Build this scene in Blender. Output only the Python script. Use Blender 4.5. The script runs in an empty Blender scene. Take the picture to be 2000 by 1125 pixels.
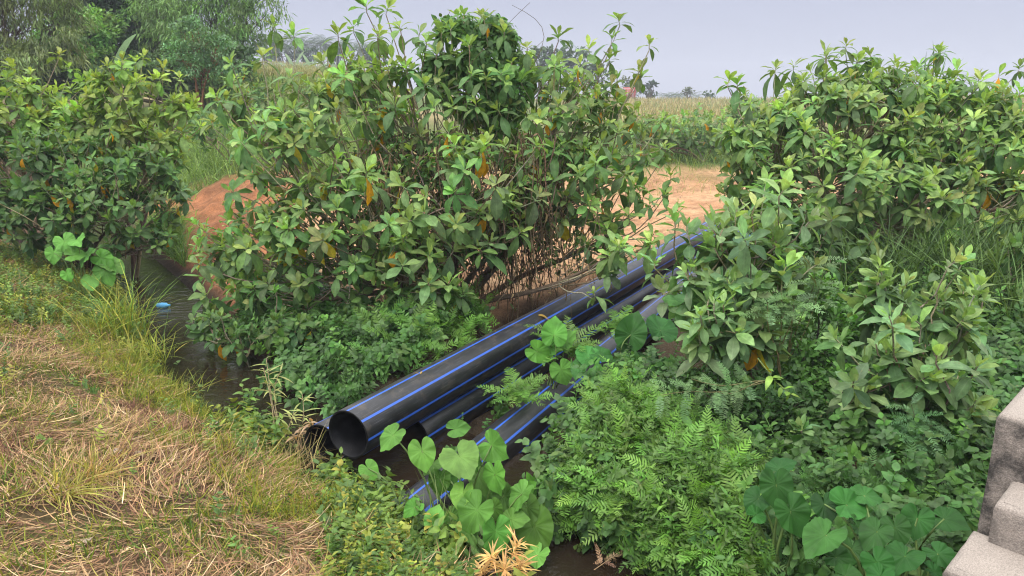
import bpy, math
import numpy as np

# ------------------------------------------------------------------ camera, sky, sun, exposure
SC = bpy.context.scene
COL = SC.collection
F, PITCH, CAMH = 1483.0, math.radians(13.8), 3.6
cam_data = bpy.data.cameras.new("camera")
cam = bpy.data.objects.new("camera", cam_data)
COL.objects.link(cam)
cam.location = (0, 0, CAMH)
cam.rotation_euler = (math.pi / 2 - PITCH, 0, 0)
cam_data.sensor_width = 36.0
cam_data.lens = F / 2000 * 36.0
cam_data.clip_start, cam_data.clip_end = 0.05, 3000
SC.camera = cam

SUN_ELEV, SUN_AZ = math.radians(58), math.radians(215)      # azimuth clockwise from +Y: behind, to the left
world = bpy.data.worlds.new("World")
SC.world = world
world.use_nodes = True
wn, wl = world.node_tree.nodes, world.node_tree.links
wn.clear()
w_out = wn.new("ShaderNodeOutputWorld")
w_bg = wn.new("ShaderNodeBackground"); w_bg.inputs[1].default_value = 0.1
w_sky = wn.new("ShaderNodeTexSky"); w_sky.sky_type = 'NISHITA'; w_sky.sun_disc = False
w_sky.sun_elevation, w_sky.sun_rotation = SUN_ELEV, SUN_AZ
w_geo = wn.new("ShaderNodeTexCoord")
w_sep = wn.new("ShaderNodeSeparateXYZ")
w_ramp = wn.new("ShaderNodeValToRGB")                       # overcast cloud layer, brighter towards the zenith
w_noise = wn.new("ShaderNodeTexNoise"); w_noise.inputs['Scale'].default_value = 2.2; w_noise.inputs['Detail'].default_value = 3
w_add = wn.new("ShaderNodeMath"); w_add.operation = 'MULTIPLY_ADD'; w_add.inputs[1].default_value = 0.05
el = w_ramp.color_ramp.elements
el[0].position, el[0].color = 0.0, (0.352, 0.363, 0.435, 1)
el[1].position, el[1].color = 1.0, (1.7, 1.7, 1.7, 1)
e = el.new(0.16); e.color = (0.298, 0.307, 0.388, 1)
e = el.new(0.45); e.color = (0.95, 0.97, 1.03, 1)
w_sc = wn.new("ShaderNodeVectorMath"); w_sc.operation = 'SCALE'; w_sc.inputs[3].default_value = 10.0
w_mix = wn.new("ShaderNodeMix"); w_mix.data_type = 'RGBA'; w_mix.inputs[0].default_value = 0.93
wl.new(w_geo.outputs['Generated'], w_sep.inputs[0])
wl.new(w_geo.outputs['Generated'], w_noise.inputs['Vector'])
wl.new(w_noise.outputs['Fac'], w_add.inputs[0])
wl.new(w_sep.outputs['Z'], w_add.inputs[2])
wl.new(w_add.outputs[0], w_ramp.inputs[0])
wl.new(w_ramp.outputs[0], w_sc.inputs[0])
wl.new(w_sky.outputs[0], w_mix.inputs[6])
wl.new(w_sc.outputs[0], w_mix.inputs[7])
wl.new(w_mix.outputs[2], w_bg.inputs[0])
wl.new(w_bg.outputs[0], w_out.inputs[0])

sun_d = bpy.data.lights.new("sun", 'SUN')
sun_d.energy, sun_d.angle, sun_d.color = 1.2, math.radians(30), (1.0, 0.96, 0.9)
sun = bpy.data.objects.new("sun", sun_d)
COL.objects.link(sun)
sun.rotation_euler = (math.pi / 2 - SUN_ELEV, 0, math.pi - SUN_AZ)
SC.view_settings.view_transform = 'Standard'
SC.view_settings.look = 'None'
SC.view_settings.exposure = 0.84
SC.view_settings.gamma = 1.0
SC.cycles.max_bounces = 6
SC.cycles.diffuse_bounces = 3
SC.cycles.glossy_bounces = 3
SC.cycles.transmission_bounces = 3
SC.cycles.volume_bounces = 0
SC.cycles.use_fast_gi = False
SC.cycles.filter_width = 1.15
SC.cycles.use_denoising = True

# ------------------------------------------------------------------ helpers
rng = np.random.default_rng(11)
CP, SP = math.cos(PITCH), math.sin(PITCH)


def lin(r, g, b):
    c = np.array([r, g, b]) / 255.0
    return np.where(c <= 0.04045, c / 12.92, ((c + 0.055) / 1.055) ** 2.4)


def W(u, v, y):
    """the place at ground distance y seen along the photograph's column u and row v"""
    a, b = (u - 1000) / F, -(v - 562.5) / F
    d = np.array([a, CP + b * SP, -SP + b * CP])
    return np.array([0, 0, CAMH]) + d * (y / d[1])


def PXM(y):
    return y * 1.02 / F           # metres per photo pixel near distance y


def proj(P):
    P = np.asarray(P)
    z = P[..., 2] - CAMH
    cy = P[..., 1] * CP - z * SP
    cz = P[..., 1] * SP + z * CP
    cy = np.where(np.abs(cy) < 1e-3, 1e-3, cy)
    return 1000 + F * P[..., 0] / cy, 562.5 - F * cz / cy, cy


def inview(P, m=120):
    u, v, cy = proj(P)
    return (cy > 0.3) & (u > -m) & (u < 2000 + m) & (v > -m) & (v < 1125 + m)


def norm(a):
    return a / np.maximum(np.linalg.norm(a, axis=-1, keepdims=True), 1e-9)


_tab = np.random.default_rng(5).random((256, 256))


def vnoise(x, y):
    xi, yi = np.floor(x).astype(int), np.floor(y).astype(int)
    fx, fy = x - xi, y - yi
    fx, fy = fx * fx * (3 - 2 * fx), fy * fy * (3 - 2 * fy)
    a, b = _tab[xi & 255, yi & 255], _tab[(xi + 1) & 255, yi & 255]
    c, d = _tab[xi & 255, (yi + 1) & 255], _tab[(xi + 1) & 255, (yi + 1) & 255]
    return (a * (1 - fx) + b * fx) * (1 - fy) + (c * (1 - fx) + d * fx) * fy


def fbm(x, y, o=4):
    s, a, t = 0, 0.5, 0
    for i in range(o):
        s = s + a * vnoise(x * 2 ** i + 17.3 * i, y * 2 ** i + 9.1 * i); t += a; a *= 0.5
    return s / t


def sstep(a, b, x):
    t = np.clip((x - a) / (b - a), 0, 1)
    return t * t * (3 - 2 * t)


# ------------------------------------------------------------------ the lie of the land
STREAM = np.array([(-16, 27), (-12.5, 22), (-9.6, 18.2), (-7.3, 14.9), (-5.75, 12.6), (-4.55, 10.5), (-3.35, 9.1), (-2.2, 7.95), (-1.3, 7.05), (-0.35, 6.2), (0.62, 5.38), (1.7, 4.3), (2.9, 2.6), (3.5, 0.0), (3.8, -6)], float)


def stream_s(x, y):
    """signed distance to the stream's centre line, positive on the far bank"""
    p = np.stack([np.asarray(x, float), np.asarray(y, float)], -1)
    best = np.full(p.shape[:-1], 1e9); sg = np.ones(p.shape[:-1])
    for a, b in zip(STREAM[:-1], STREAM[1:]):
        ab = b - a
        t = np.clip(((p - a) @ ab) / (ab @ ab), 0, 1)
        q = a + t[..., None] * ab
        d = np.linalg.norm(p - q, axis=-1)
        cr = ab[0] * (p[..., 1] - a[1]) - ab[1] * (p[..., 0] - a[0])
        m = d < best
        best = np.where(m, d, best); sg = np.where(m, np.where(cr > 0, 1.0, -1.0), sg)
    return best * sg


def far_z(x, y):
    b = x / np.maximum(y, 1.0)
    L = np.interp(y, [0, 16, 25, 35, 46, 80, 140, 165, 420, 700], [.8, .9, 1.65, 2.9, 3.3, 4.8, 8.4, 9.6, 11, 11])
    R = np.interp(y, [0, 18, 26, 36, 60, 165, 420, 700], [.5, .5, .62, 1.25, 2.2, 4.1, 4.8, 5])
    k = sstep(-0.30, 0.0, b)
    return L * (1 - k) + R * k + 0.55 * sstep(3.2, 5.5, x) * sstep(7, 9.5, y) * sstep(-1.5, .8, x * .876 - y * .481 + 1.6)


def ground_z(x, y):
    x, y = np.asarray(x, float), np.asarray(y, float)
    s = stream_s(x, y)
    n1 = fbm(x * 0.9 + 40, y * 0.9 + 40, 4) - 0.5
    n2 = fbm(x * 3.1 + 11, y * 3.1 + 70, 3) - 0.5
    near = np.interp(-s, [0, 0.5, 0.75, 1.1, 2.2, 4.5, 9, 30], [-0.35, -0.25, 0.03, 0.27, 0.62, 1.2, 1.9, 2.4])
    k = sstep(-0.35, -0.6, x / np.maximum(y, 1.0)) * sstep(12.5, 15, y)
    near = near * (1 - k) + np.minimum(near, 1.2) * k
    s_far = s - .24 * sstep(9.3, 10.3, y)
    far = np.interp(s_far, [0, 0.2, 0.38, 0.9, 1.8, 3.2, 5], [-0.35, -0.22, 0.05, 0.30, 0.46, 0.52, 0.55])
    fz = far_z(x, y)
    far = np.where(s > 1.6, far + (fz - .55) * sstep(1.6, 5, s), far)
    z = np.where(s > 0, far, near + (fz - .9) * sstep(16, 22, y))
    # the trodden run the pipes were rolled down
    t, lat = x * .481 + y * .876, x * .876 - y * .481
    run = np.interp(t, [4, 7, 12, 20, 26, 28], [-.3, -.16, -.08, .05, .3, .8])
    k = sstep(-5.5, -5.0, lat) * sstep(-2.9, -3.4, lat) * sstep(27.5, 26, t) * (s > 0)
    z = z * (1 - k) + np.minimum(z, run) * k
    cm = sstep(-.26, -.30, x / np.maximum(y, 1)) * sstep(11, 12.5, y) * sstep(26, 22, y) * sstep(.7, 1.2, s)
    z = z + cm * (.30 * np.abs(fbm(x * 1.6 + y * .6, y * 1.1 + 50, 4) - .5) * 2 + .10 * (fbm(x * 5, y * 5 + 9, 3) - .5) + .25 * sstep(.8, 2.2, s) - .05)
    amp = sstep(0.35, 1.2, np.abs(s))
    return z + amp * (0.22 * n1 + 0.10 * n2) * np.where(y > 40, 1.5, 1.0)


# ------------------------------------------------------------------ mesh collector
class MB:
    def __init__(self):
        self.V, self.Q, self.C, self.T, self.M, self.n = [], [], [], [], [], 0

    def add(self, V, Q, C, T=None, mi=0):
        V = np.asarray(V, float).reshape(-1, 3)
        Q = np.asarray(Q, int).reshape(-1, 4)
        C = np.asarray(C, float)
        if C.ndim == 1:
            C = np.tile(C, (len(V), 1))
        if T is None:
            T = np.zeros((len(V), 2))
        self.V.append(V); self.Q.append(Q + self.n); self.C.append(C); self.T.append(T)
        self.M.append(np.full(len(Q), mi)); self.n += len(V)

    def build(self, name, mats, loc=(0, 0, 0), smooth=True):
        V = np.concatenate(self.V) - np.asarray(loc, float)
        Q = np.concatenate(self.Q); C = np.concatenate(self.C); T = np.concatenate(self.T); M = np.concatenate(self.M)
        me = bpy.data.meshes.new(name)
        me.vertices.add(len(V)); me.loops.add(len(Q) * 4); me.polygons.add(len(Q))
        me.vertices.foreach_set("co", V.astype(np.float32).ravel())
        me.loops.foreach_set("vertex_index", Q.astype(np.int32).ravel())
        me.polygons.foreach_set("loop_start", np.arange(0, len(Q) * 4, 4, dtype=np.int32))
        me.polygons.foreach_set("loop_total", np.full(len(Q), 4, dtype=np.int32))
        me.polygons.foreach_set("material_index", M.astype(np.int32))
        if smooth:
            me.polygons.foreach_set("use_smooth", np.ones(len(Q), dtype=bool))
        a = me.attributes.new("tint", 'FLOAT_COLOR', 'POINT')
        a.data.foreach_set("color", np.concatenate([np.clip(C, 0, 1), np.ones((len(C), 1))], 1).astype(np.float32).ravel())
        a = me.attributes.new("blade", 'FLOAT_VECTOR', 'POINT')
        a.data.foreach_set("vector", np.concatenate([T, np.zeros((len(T), 1))], 1).astype(np.float32).ravel())
        for m in (mats if isinstance(mats, (list, tuple)) else [mats]):
            me.materials.append(m)
        me.update(calc_edges=True)
        me.validate()
        return me


def link(name, me, parent=None, loc=(0, 0, 0)):
    o = bpy.data.objects.new(name, me)
    COL.objects.link(o)
    if parent is not None:
        o.parent = parent
    else:
        o.location = loc
    return o


def tag(o, label=None, cat=None, group=None, kind=None):
    if label: o["label"] = label
    if cat: o["category"] = cat
    if group: o["group"] = group
    if kind: o["kind"] = kind
    return o


def thing(name, label, cat, loc, group=None):
    o = bpy.data.objects.new(name, None)
    COL.objects.link(o)
    o.location = [float(c) for c in loc]
    o.empty_display_size = 0.2
    return tag(o, label, cat, group)


# ------------------------------------------------------------------ materials
def new_mat(name):
    m = bpy.data.materials.new(name)
    m.use_nodes = True
    nt = m.node_tree
    nt.nodes.clear()
    return m, nt.nodes, nt.links


def leaf_mat(name, rough=0.45, trans=0.3, vein=0.35, spec=0.4, noise=0.35, nscale=14.0):
    m, n, l = new_mat(name)
    out = n.new("ShaderNodeOutputMaterial")
    at = n.new("ShaderNodeAttribute"); at.attribute_name = "tint"
    bl = n.new("ShaderNodeAttribute"); bl.attribute_name = "blade"
    sep = n.new("ShaderNodeSeparateXYZ"); l.new(bl.outputs['Vector'], sep.inputs[0])
    ab = n.new("ShaderNodeMath"); ab.operation = 'ABSOLUTE'; l.new(sep.outputs['X'], ab.inputs[0])
    mr = n.new("ShaderNodeMapRange"); mr.inputs[1].default_value = 0.02; mr.inputs[2].default_value = 0.14
    mr.inputs[3].default_value = 1.0; mr.inputs[4].default_value = 0.0
    l.new(ab.outputs[0], mr.inputs[0])
    # side veins: stripes slanting towards the tip
    m1 = n.new("ShaderNodeMath"); m1.operation = 'MULTIPLY_ADD'; m1.inputs[1].default_value = -0.45
    l.new(ab.outputs[0], m1.inputs[0]); l.new(sep.outputs['Y'], m1.inputs[2])
    m2 = n.new("ShaderNodeMath"); m2.operation = 'MULTIPLY'; m2.inputs[1].default_value = 50.0; l.new(m1.outputs[0], m2.inputs[0])
    m3 = n.new("ShaderNodeMath"); m3.operation = 'SINE'; l.new(m2.outputs[0], m3.inputs[0])
    mr2 = n.new("ShaderNodeMapRange"); mr2.inputs[1].default_value = 0.6; mr2.inputs[2].default_value = 1.0
    mr2.inputs[3].default_value = 0.0; mr2.inputs[4].default_value = 0.45
    l.new(m3.outputs[0], mr2.inputs[0])
    mx = n.new("ShaderNodeMath"); mx.operation = 'MAXIMUM'; l.new(mr.outputs[0], mx.inputs[0]); l.new(mr2.outputs[0], mx.inputs[1])
    mv = n.new("ShaderNodeMath"); mv.operation = 'MULTIPLY'; mv.inputs[1].default_value = vein; l.new(mx.outputs[0], mv.inputs[0])
    tc = n.new("ShaderNodeNewGeometry")
    nz = n.new("ShaderNodeTexNoise"); nz.inputs['Scale'].default_value = nscale; nz.inputs['Detail'].default_value = 3
    l.new(tc.outputs['Position'], nz.inputs['Vector'])
    nr = n.new("ShaderNodeMapRange"); nr.inputs[1].default_value = 0.25; nr.inputs[2].default_value = 0.75
    nr.inputs[3].default_value = 1 - noise; nr.inputs[4].default_value = 1 + noise
    l.new(nz.outputs['Fac'], nr.inputs[0])
    sc = n.new("ShaderNodeVectorMath"); sc.operation = 'SCALE'
    l.new(at.outputs['Color'], sc.inputs[0]); l.new(nr.outputs[0], sc.inputs[3])
    pale = n.new("ShaderNodeVectorMath"); pale.operation = 'MULTIPLY_ADD'
    pale.inputs[1].default_value = (1.5, 1.35, 1.5); pale.inputs[2].default_value = (0.04, 0.05, 0.03)
    l.new(sc.outputs[0], pale.inputs[0])
    mix = n.new("ShaderNodeMix"); mix.data_type = 'RGBA'
    l.new(mv.outputs[0], mix.inputs[0]); l.new(sc.outputs[0], mix.inputs[6]); l.new(pale.outputs[0], mix.inputs[7])
    sn = n.new("ShaderNodeTexNoise"); sn.inputs['Scale'].default_value = 38; sn.inputs['Detail'].default_value = 2
    l.new(tc.outputs['Position'], sn.inputs['Vector'])
    sr = n.new("ShaderNodeMapRange"); sr.inputs[1].default_value = .68; sr.inputs[2].default_value = .76; sr.inputs[3].default_value = 0.0; sr.inputs[4].default_value = .7
    l.new(sn.outputs['Fac'], sr.inputs[0])
    bm = n.new("ShaderNodeMix"); bm.data_type = 'RGBA'; bm.inputs[7].default_value = (.26, .20, .07, 1)
    l.new(sr.outputs[0], bm.inputs[0]); l.new(mix.outputs[2], bm.inputs[6])
    mix = bm
    bs = n.new("ShaderNodeBsdfPrincipled")
    bs.inputs['Roughness'].default_value = rough
    bs.inputs['Specular IOR Level'].default_value = spec
    l.new(mix.outputs[2], bs.inputs['Base Color'])
    if trans > 0:
        tr = n.new("ShaderNodeBsdfTranslucent")
        tcx = n.new("ShaderNodeVectorMath"); tcx.operation = 'MULTIPLY'; tcx.inputs[1].default_value = (1.35, 1.35, 0.6)
        l.new(mix.outputs[2], tcx.inputs[0]); l.new(tcx.outputs[0], tr.inputs['Color'])
        ms = n.new("ShaderNodeMixShader"); ms.inputs[0].default_value = trans
        l.new(bs.outputs[0], ms.inputs[1]); l.new(tr.outputs[0], ms.inputs[2]); l.new(ms.outputs[0], out.inputs['Surface'])
    else:
        l.new(bs.outputs[0], out.inputs['Surface'])
    return m


def tint_mat(name, rough=0.85, scale=20.0, amount=0.4, bump=0.0, spec=0.2, fine=90.0):
    m, n, l = new_mat(name)
    out = n.new("ShaderNodeOutputMaterial")
    at = n.new("ShaderNodeAttribute"); at.attribute_name = "tint"
    g = n.new("ShaderNodeNewGeometry")
    nz = n.new("ShaderNodeTexNoise"); nz.inputs['Scale'].default_value = scale; nz.inputs['Detail'].default_value = 6; nz.inputs['Roughness'].default_value = 0.65
    l.new(g.outputs['Position'], nz.inputs['Vector'])
    nf = n.new("ShaderNodeTexNoise"); nf.inputs['Scale'].default_value = fine; nf.inputs['Detail'].default_value = 3
    l.new(g.outputs['Position'], nf.inputs['Vector'])
    mu = n.new("ShaderNodeMath"); mu.operation = 'MULTIPLY'; l.new(nz.outputs['Fac'], mu.inputs[0]); l.new(nf.outputs['Fac'], mu.inputs[1])
    mr = n.new("ShaderNodeMapRange"); mr.inputs[1].default_value = 0.12; mr.inputs[2].default_value = 0.4
    mr.inputs[3].default_value = 1 - amount; mr.inputs[4].default_value = 1 + amount
    l.new(mu.outputs[0], mr.inputs[0])
    sc = n.new("ShaderNodeVectorMath"); sc.operation = 'SCALE'; l.new(at.outputs['Color'], sc.inputs[0]); l.new(mr.outputs[0], sc.inputs[3])
    bs = n.new("ShaderNodeBsdfPrincipled"); bs.inputs['Roughness'].default_value = rough; bs.inputs['Specular IOR Level'].default_value = spec
    l.new(sc.outputs[0], bs.inputs['Base Color'])
    if bump:
        bp = n.new("ShaderNodeBump"); bp.inputs['Strength'].default_value = bump; bp.inputs['Distance'].default_value = 0.04
        l.new(mu.outputs[0], bp.inputs['Height']); l.new(bp.outputs[0], bs.inputs['Normal'])
    l.new(bs.outputs[0], out.inputs['Surface'])
    return m


def taro_mat():
    m, n, l = new_mat("taro_leaf")
    out = n.new("ShaderNodeOutputMaterial")
    at = n.new("ShaderNodeAttribute"); at.attribute_name = "tint"
    bl = n.new("ShaderNodeAttribute"); bl.attribute_name = "blade"
    sep = n.new("ShaderNodeSeparateXYZ"); l.new(bl.outputs['Vector'], sep.inputs[0])

    def math_(op, a, b=None):
        k = n.new("ShaderNodeMath"); k.operation = op
        for i_, v_ in enumerate((a, b)):
            if v_ is None: continue
            if isinstance(v_, float): k.inputs[i_].default_value = v_
            else: l.new(v_, k.inputs[i_])
        return k.outputs[0]
    ang, rad = sep.outputs['X'], sep.outputs['Y']
    sv = math_('MULTIPLY', math_('ABSOLUTE', math_('SINE', math_('MULTIPLY', ang, 4.5))), rad)
    rib = n.new("ShaderNodeMapRange"); rib.inputs[1].default_value = .008; rib.inputs[2].default_value = .04; rib.inputs[3].default_value = 1.0; rib.inputs[4].default_value = 0.0
    l.new(sv, rib.inputs[0])
    cen = n.new("ShaderNodeMapRange"); cen.inputs[1].default_value = .0; cen.inputs[2].default_value = .35; cen.inputs[3].default_value = .8; cen.inputs[4].default_value = 0.0
    l.new(rad, cen.inputs[0])
    mx = math_('MAXIMUM', math_('MULTIPLY', rib.outputs[0], .32), math_('MULTIPLY', cen.outputs[0], .22))
    g = n.new("ShaderNodeNewGeometry")
    nz = n.new("ShaderNodeTexNoise"); nz.inputs['Scale'].default_value = 9; nz.inputs['Detail'].default_value = 5; l.new(g.outputs['Position'], nz.inputs['Vector'])
    nr = n.new("ShaderNodeMapRange"); nr.inputs[1].default_value = .25; nr.inputs[2].default_value = .75; nr.inputs[3].default_value = .68; nr.inputs[4].default_value = 1.35; l.new(nz.outputs['Fac'], nr.inputs[0])
    sc = n.new("ShaderNodeVectorMath"); sc.operation = 'SCALE'; l.new(at.outputs['Color'], sc.inputs[0]); l.new(nr.outputs[0], sc.inputs[3])
    pale = n.new("ShaderNodeVectorMath"); pale.operation = 'MULTIPLY_ADD'; pale.inputs[1].default_value = (1.5, 1.3, 1.4); pale.inputs[2].default_value = (.05, .07, .03); l.new(sc.outputs[0], pale.inputs[0])
    mix = n.new("ShaderNodeMix"); mix.data_type = 'RGBA'; l.new(mx, mix.inputs[0]); l.new(sc.outputs[0], mix.inputs[6]); l.new(pale.outputs[0], mix.inputs[7])
    bs = n.new("ShaderNodeBsdfPrincipled"); bs.inputs['Roughness'].default_value = .48; bs.inputs['Specular IOR Level'].default_value = .14; l.new(mix.outputs[2], bs.inputs['Base Color'])
    bp = n.new("ShaderNodeBump"); bp.inputs['Strength'].default_value = .3; bp.inputs['Distance'].default_value = .006; bp.invert = True
    l.new(rib.outputs[0], bp.inputs['Height']); l.new(bp.outputs[0], bs.inputs['Normal'])
    tr = n.new("ShaderNodeBsdfTranslucent"); l.new(mix.outputs[2], tr.inputs['Color'])
    ms = n.new("ShaderNodeMixShader"); ms.inputs[0].default_value = .22; l.new(bs.outputs[0], ms.inputs[1]); l.new(tr.outputs[0], ms.inputs[2]); l.new(ms.outputs[0], out.inputs['Surface'])
    return m


M_leaf = leaf_mat("broad_leaf", 0.52, 0.36, 0.34, spec=.25)
M_small = leaf_mat("small_leaf", 0.5, 0.3, 0.12)
M_taro = taro_mat()
M_grass = leaf_mat("grass_blade", 0.6, 0.3, 0.0, 0.25)
M_straw = leaf_mat("straw", 0.75, 0.1, 0.0, 0.2, nscale=9)
M_bark = tint_mat("bark", 0.85, 30, 0.4, 0.5)
M_earth = tint_mat("earth", 0.95, 5, 0.45, 0.9, 0.12, 45)


def pipe_mats():
    m, n, l = new_mat("black_polyethylene")
    out = n.new("ShaderNodeOutputMaterial")
    g = n.new("ShaderNodeNewGeometry"); tc = n.new("ShaderNodeTexCoord")
    mp = n.new("ShaderNodeMapping"); mp.inputs['Scale'].default_value = (7, 7, 1.1); l.new(tc.outputs['Object'], mp.inputs[0])
    nz = n.new("ShaderNodeTexNoise"); nz.inputs['Scale'].default_value = 2.5; nz.inputs['Detail'].default_value = 8; nz.inputs['Roughness'].default_value = 0.7
    l.new(mp.outputs[0], nz.inputs['Vector'])
    at = n.new("ShaderNodeAttribute"); at.attribute_name = "tint"
    cr = n.new("ShaderNodeMapRange"); cr.inputs[1].default_value = 0.5; cr.inputs[2].default_value = 0.78; cr.inputs[3].default_value = 0.0; cr.inputs[4].default_value = 0.4
    l.new(nz.outputs['Fac'], cr.inputs[0])
    # settled dust lies on top of the pipe: more where the shell faces up
    sp = n.new("ShaderNodeSeparateXYZ"); l.new(g.outputs['Normal'], sp.inputs[0])
    up = n.new("ShaderNodeMapRange"); up.inputs[1].default_value = 0.5; up.inputs[2].default_value = 1.0; up.inputs[3].default_value = 0.0; up.inputs[4].default_value = 0.2
    l.new(sp.outputs['Z'], up.inputs[0])
    sm = n.new("ShaderNodeMath"); sm.operation = 'ADD'; l.new(cr.outputs[0], sm.inputs[0]); l.new(up.outputs[0], sm.inputs[1])
    mx = n.new("ShaderNodeMix"); mx.data_type = 'RGBA'; l.new(sm.outputs[0], mx.inputs[0]); l.new(at.outputs['Color'], mx.inputs[6]); mx.inputs[7].default_value = (0.085, 0.088, 0.10, 1)
    # dried mud splashed on the flanks
    mn = n.new("ShaderNodeTexNoise"); mn.inputs['Scale'].default_value = 3.5; mn.inputs['Detail'].default_value = 9; mn.inputs['Roughness'].default_value = .75; l.new(tc.outputs['Object'], mn.inputs['Vector'])
    mm = n.new("ShaderNodeMapRange"); mm.inputs[1].default_value = .52; mm.inputs[2].default_value = .68; mm.inputs[3].default_value = 0.0; mm.inputs[4].default_value = .32; l.new(mn.outputs['Fac'], mm.inputs[0])
    md = n.new("ShaderNodeMix"); md.data_type = 'RGBA'; md.inputs[7].default_value = (.16, .12, .085, 1); l.new(mm.outputs[0], md.inputs[0]); l.new(mx.outputs[2], md.inputs[6])
    mx = md
    # fine lengthwise scratches
    mp2 = n.new("ShaderNodeMapping"); mp2.inputs['Scale'].default_value = (60, 60, 1.6); l.new(tc.outputs['Object'], mp2.inputs[0])
    n2 = n.new("ShaderNodeTexNoise"); n2.inputs['Scale'].default_value = 3; n2.inputs['Detail'].default_value = 4; l.new(mp2.outputs[0], n2.inputs['Vector'])
    c2 = n.new("ShaderNodeMapRange"); c2.inputs[1].default_value = 0.60; c2.inputs[2].default_value = 0.74; c2.inputs[3].default_value = 0.0; c2.inputs[4].default_value = 0.4
    l.new(n2.outputs['Fac'], c2.inputs[0])
    mx2 = n.new("ShaderNodeMix"); mx2.data_type = 'RGBA'; l.new(c2.outputs[0], mx2.inputs[0]); l.new(mx.outputs[2], mx2.inputs[6]); mx2.inputs[7].default_value = (0.2, 0.2, 0.2, 1)
    bs = n.new("ShaderNodeBsdfPrincipled"); bs.inputs['Specular IOR Level'].default_value = 0.5
    rr = n.new("ShaderNodeMapRange"); rr.inputs[1].default_value = 0.3; rr.inputs[2].default_value = 0.7; rr.inputs[3].default_value = 0.3; rr.inputs[4].default_value = 0.5
    l.new(nz.outputs['Fac'], rr.inputs[0]); l.new(rr.outputs[0], bs.inputs['Roughness'])
    l.new(mx2.outputs[2], bs.inputs['Base Color']); l.new(bs.outputs[0], out.inputs['Surface'])
    return m


M_pipe = pipe_mats()
M_bore = tint_mat('pipe_bore', .5, 7, .7, 0, .25)


def concrete_mat():
    m, n, l = new_mat("weathered_concrete")
    out = n.new("ShaderNodeOutputMaterial")
    g = n.new("ShaderNodeNewGeometry")
    a = n.new("ShaderNodeTexNoise"); a.inputs['Scale'].default_value = 7; a.inputs['Detail'].default_value = 10; a.inputs['Roughness'].default_value = 0.7
    b = n.new("ShaderNodeTexNoise"); b.inputs['Scale'].default_value = 160; b.inputs['Detail'].default_value = 2
    c = n.new("ShaderNodeTexVoronoi"); c.inputs['Scale'].default_value = 55
    for t in (a, b, c): l.new(g.outputs['Position'], t.inputs['Vector'])
    at = n.new("ShaderNodeAttribute"); at.attribute_name = "tint"
    r1 = n.new("ShaderNodeMapRange"); r1.inputs[1].default_value = 0.30; r1.inputs[2].default_value = 0.56; l.new(a.outputs['Fac'], r1.inputs[0])
    st = n.new("ShaderNodeSeparateColor"); l.new(at.outputs['Color'], st.inputs[0])      # red channel: how much dark lichen grows on the face
    mu = n.new("ShaderNodeMath"); mu.operation = 'MULTIPLY'; l.new(r1.outputs[0], mu.inputs[0]); l.new(st.outputs[0], mu.inputs[1])
    mx = n.new("ShaderNodeMix"); mx.data_type = 'RGBA'; l.new(mu.outputs[0], mx.inputs[0])
    mx.inputs[6].default_value = (0.37, 0.318, 0.275, 1); mx.inputs[7].default_value = (0.075, 0.068, 0.062, 1)
    r2 = n.new("ShaderNodeMapRange"); r2.inputs[1].default_value = 0.3; r2.inputs[2].default_value = 0.7; r2.inputs[3].default_value = 0.72; r2.inputs[4].default_value = 1.25; l.new(b.outputs['Fac'], r2.inputs[0])
    sc = n.new("ShaderNodeVectorMath"); sc.operation = 'SCALE'; l.new(mx.outputs[2], sc.inputs[0]); l.new(r2.outputs[0], sc.inputs[3])
    bs = n.new("ShaderNodeBsdfPrincipled"); bs.inputs['Roughness'].default_value = 0.92; bs.inputs['Specular IOR Level'].default_value = 0.15
    l.new(sc.outputs[0], bs.inputs['Base Color'])
    ad = n.new("ShaderNodeMath"); ad.operation = 'MULTIPLY_ADD'; ad.inputs[1].default_value = 0.6; l.new(c.outputs['Distance'], ad.inputs[0]); l.new(b.outputs['Fac'], ad.inputs[2])
    bp = n.new("ShaderNodeBump"); bp.inputs['Strength'].default_value = 0.5; bp.inputs['Distance'].default_value = 0.008
    l.new(ad.outputs[0], bp.inputs['Height']); l.new(bp.outputs[0], bs.inputs['Normal'])
    l.new(bs.outputs[0], out.inputs['Surface'])
    return m


M_conc = concrete_mat()


def water_mat():
    m, n, l = new_mat("muddy_water")
    out = n.new("ShaderNodeOutputMaterial")
    g = n.new("ShaderNodeNewGeometry")
    mp = n.new("ShaderNodeMapping"); mp.inputs['Scale'].default_value = (1.0, 1.6, 1); mp.inputs['Rotation'].default_value = (0, 0, 0.8); l.new(g.outputs['Position'], mp.inputs[0])
    a = n.new("ShaderNodeTexNoise"); a.inputs['Scale'].default_value = 5; a.inputs['Detail'].default_value = 4; a.inputs['Distortion'].default_value = 0.6; l.new(mp.outputs[0], a.inputs['Vector'])
    bp = n.new("ShaderNodeBump"); bp.inputs['Strength'].default_value = 0.35; bp.inputs['Distance'].default_value = 0.03; l.new(a.outputs['Fac'], bp.inputs['Height'])
    bs = n.new("ShaderNodeBsdfPrincipled"); bs.inputs['Base Color'].default_value = (0.020, 0.014, 0.009, 1)
    bs.inputs['Roughness'].default_value = 0.06; bs.inputs['IOR'].default_value = 1.33; bs.inputs['Specular IOR Level'].default_value = 0.6
    l.new(bp.outputs[0], bs.inputs['Normal']); l.new(bs.outputs[0], out.inputs['Surface'])
    return m


M_water = water_mat()

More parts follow.
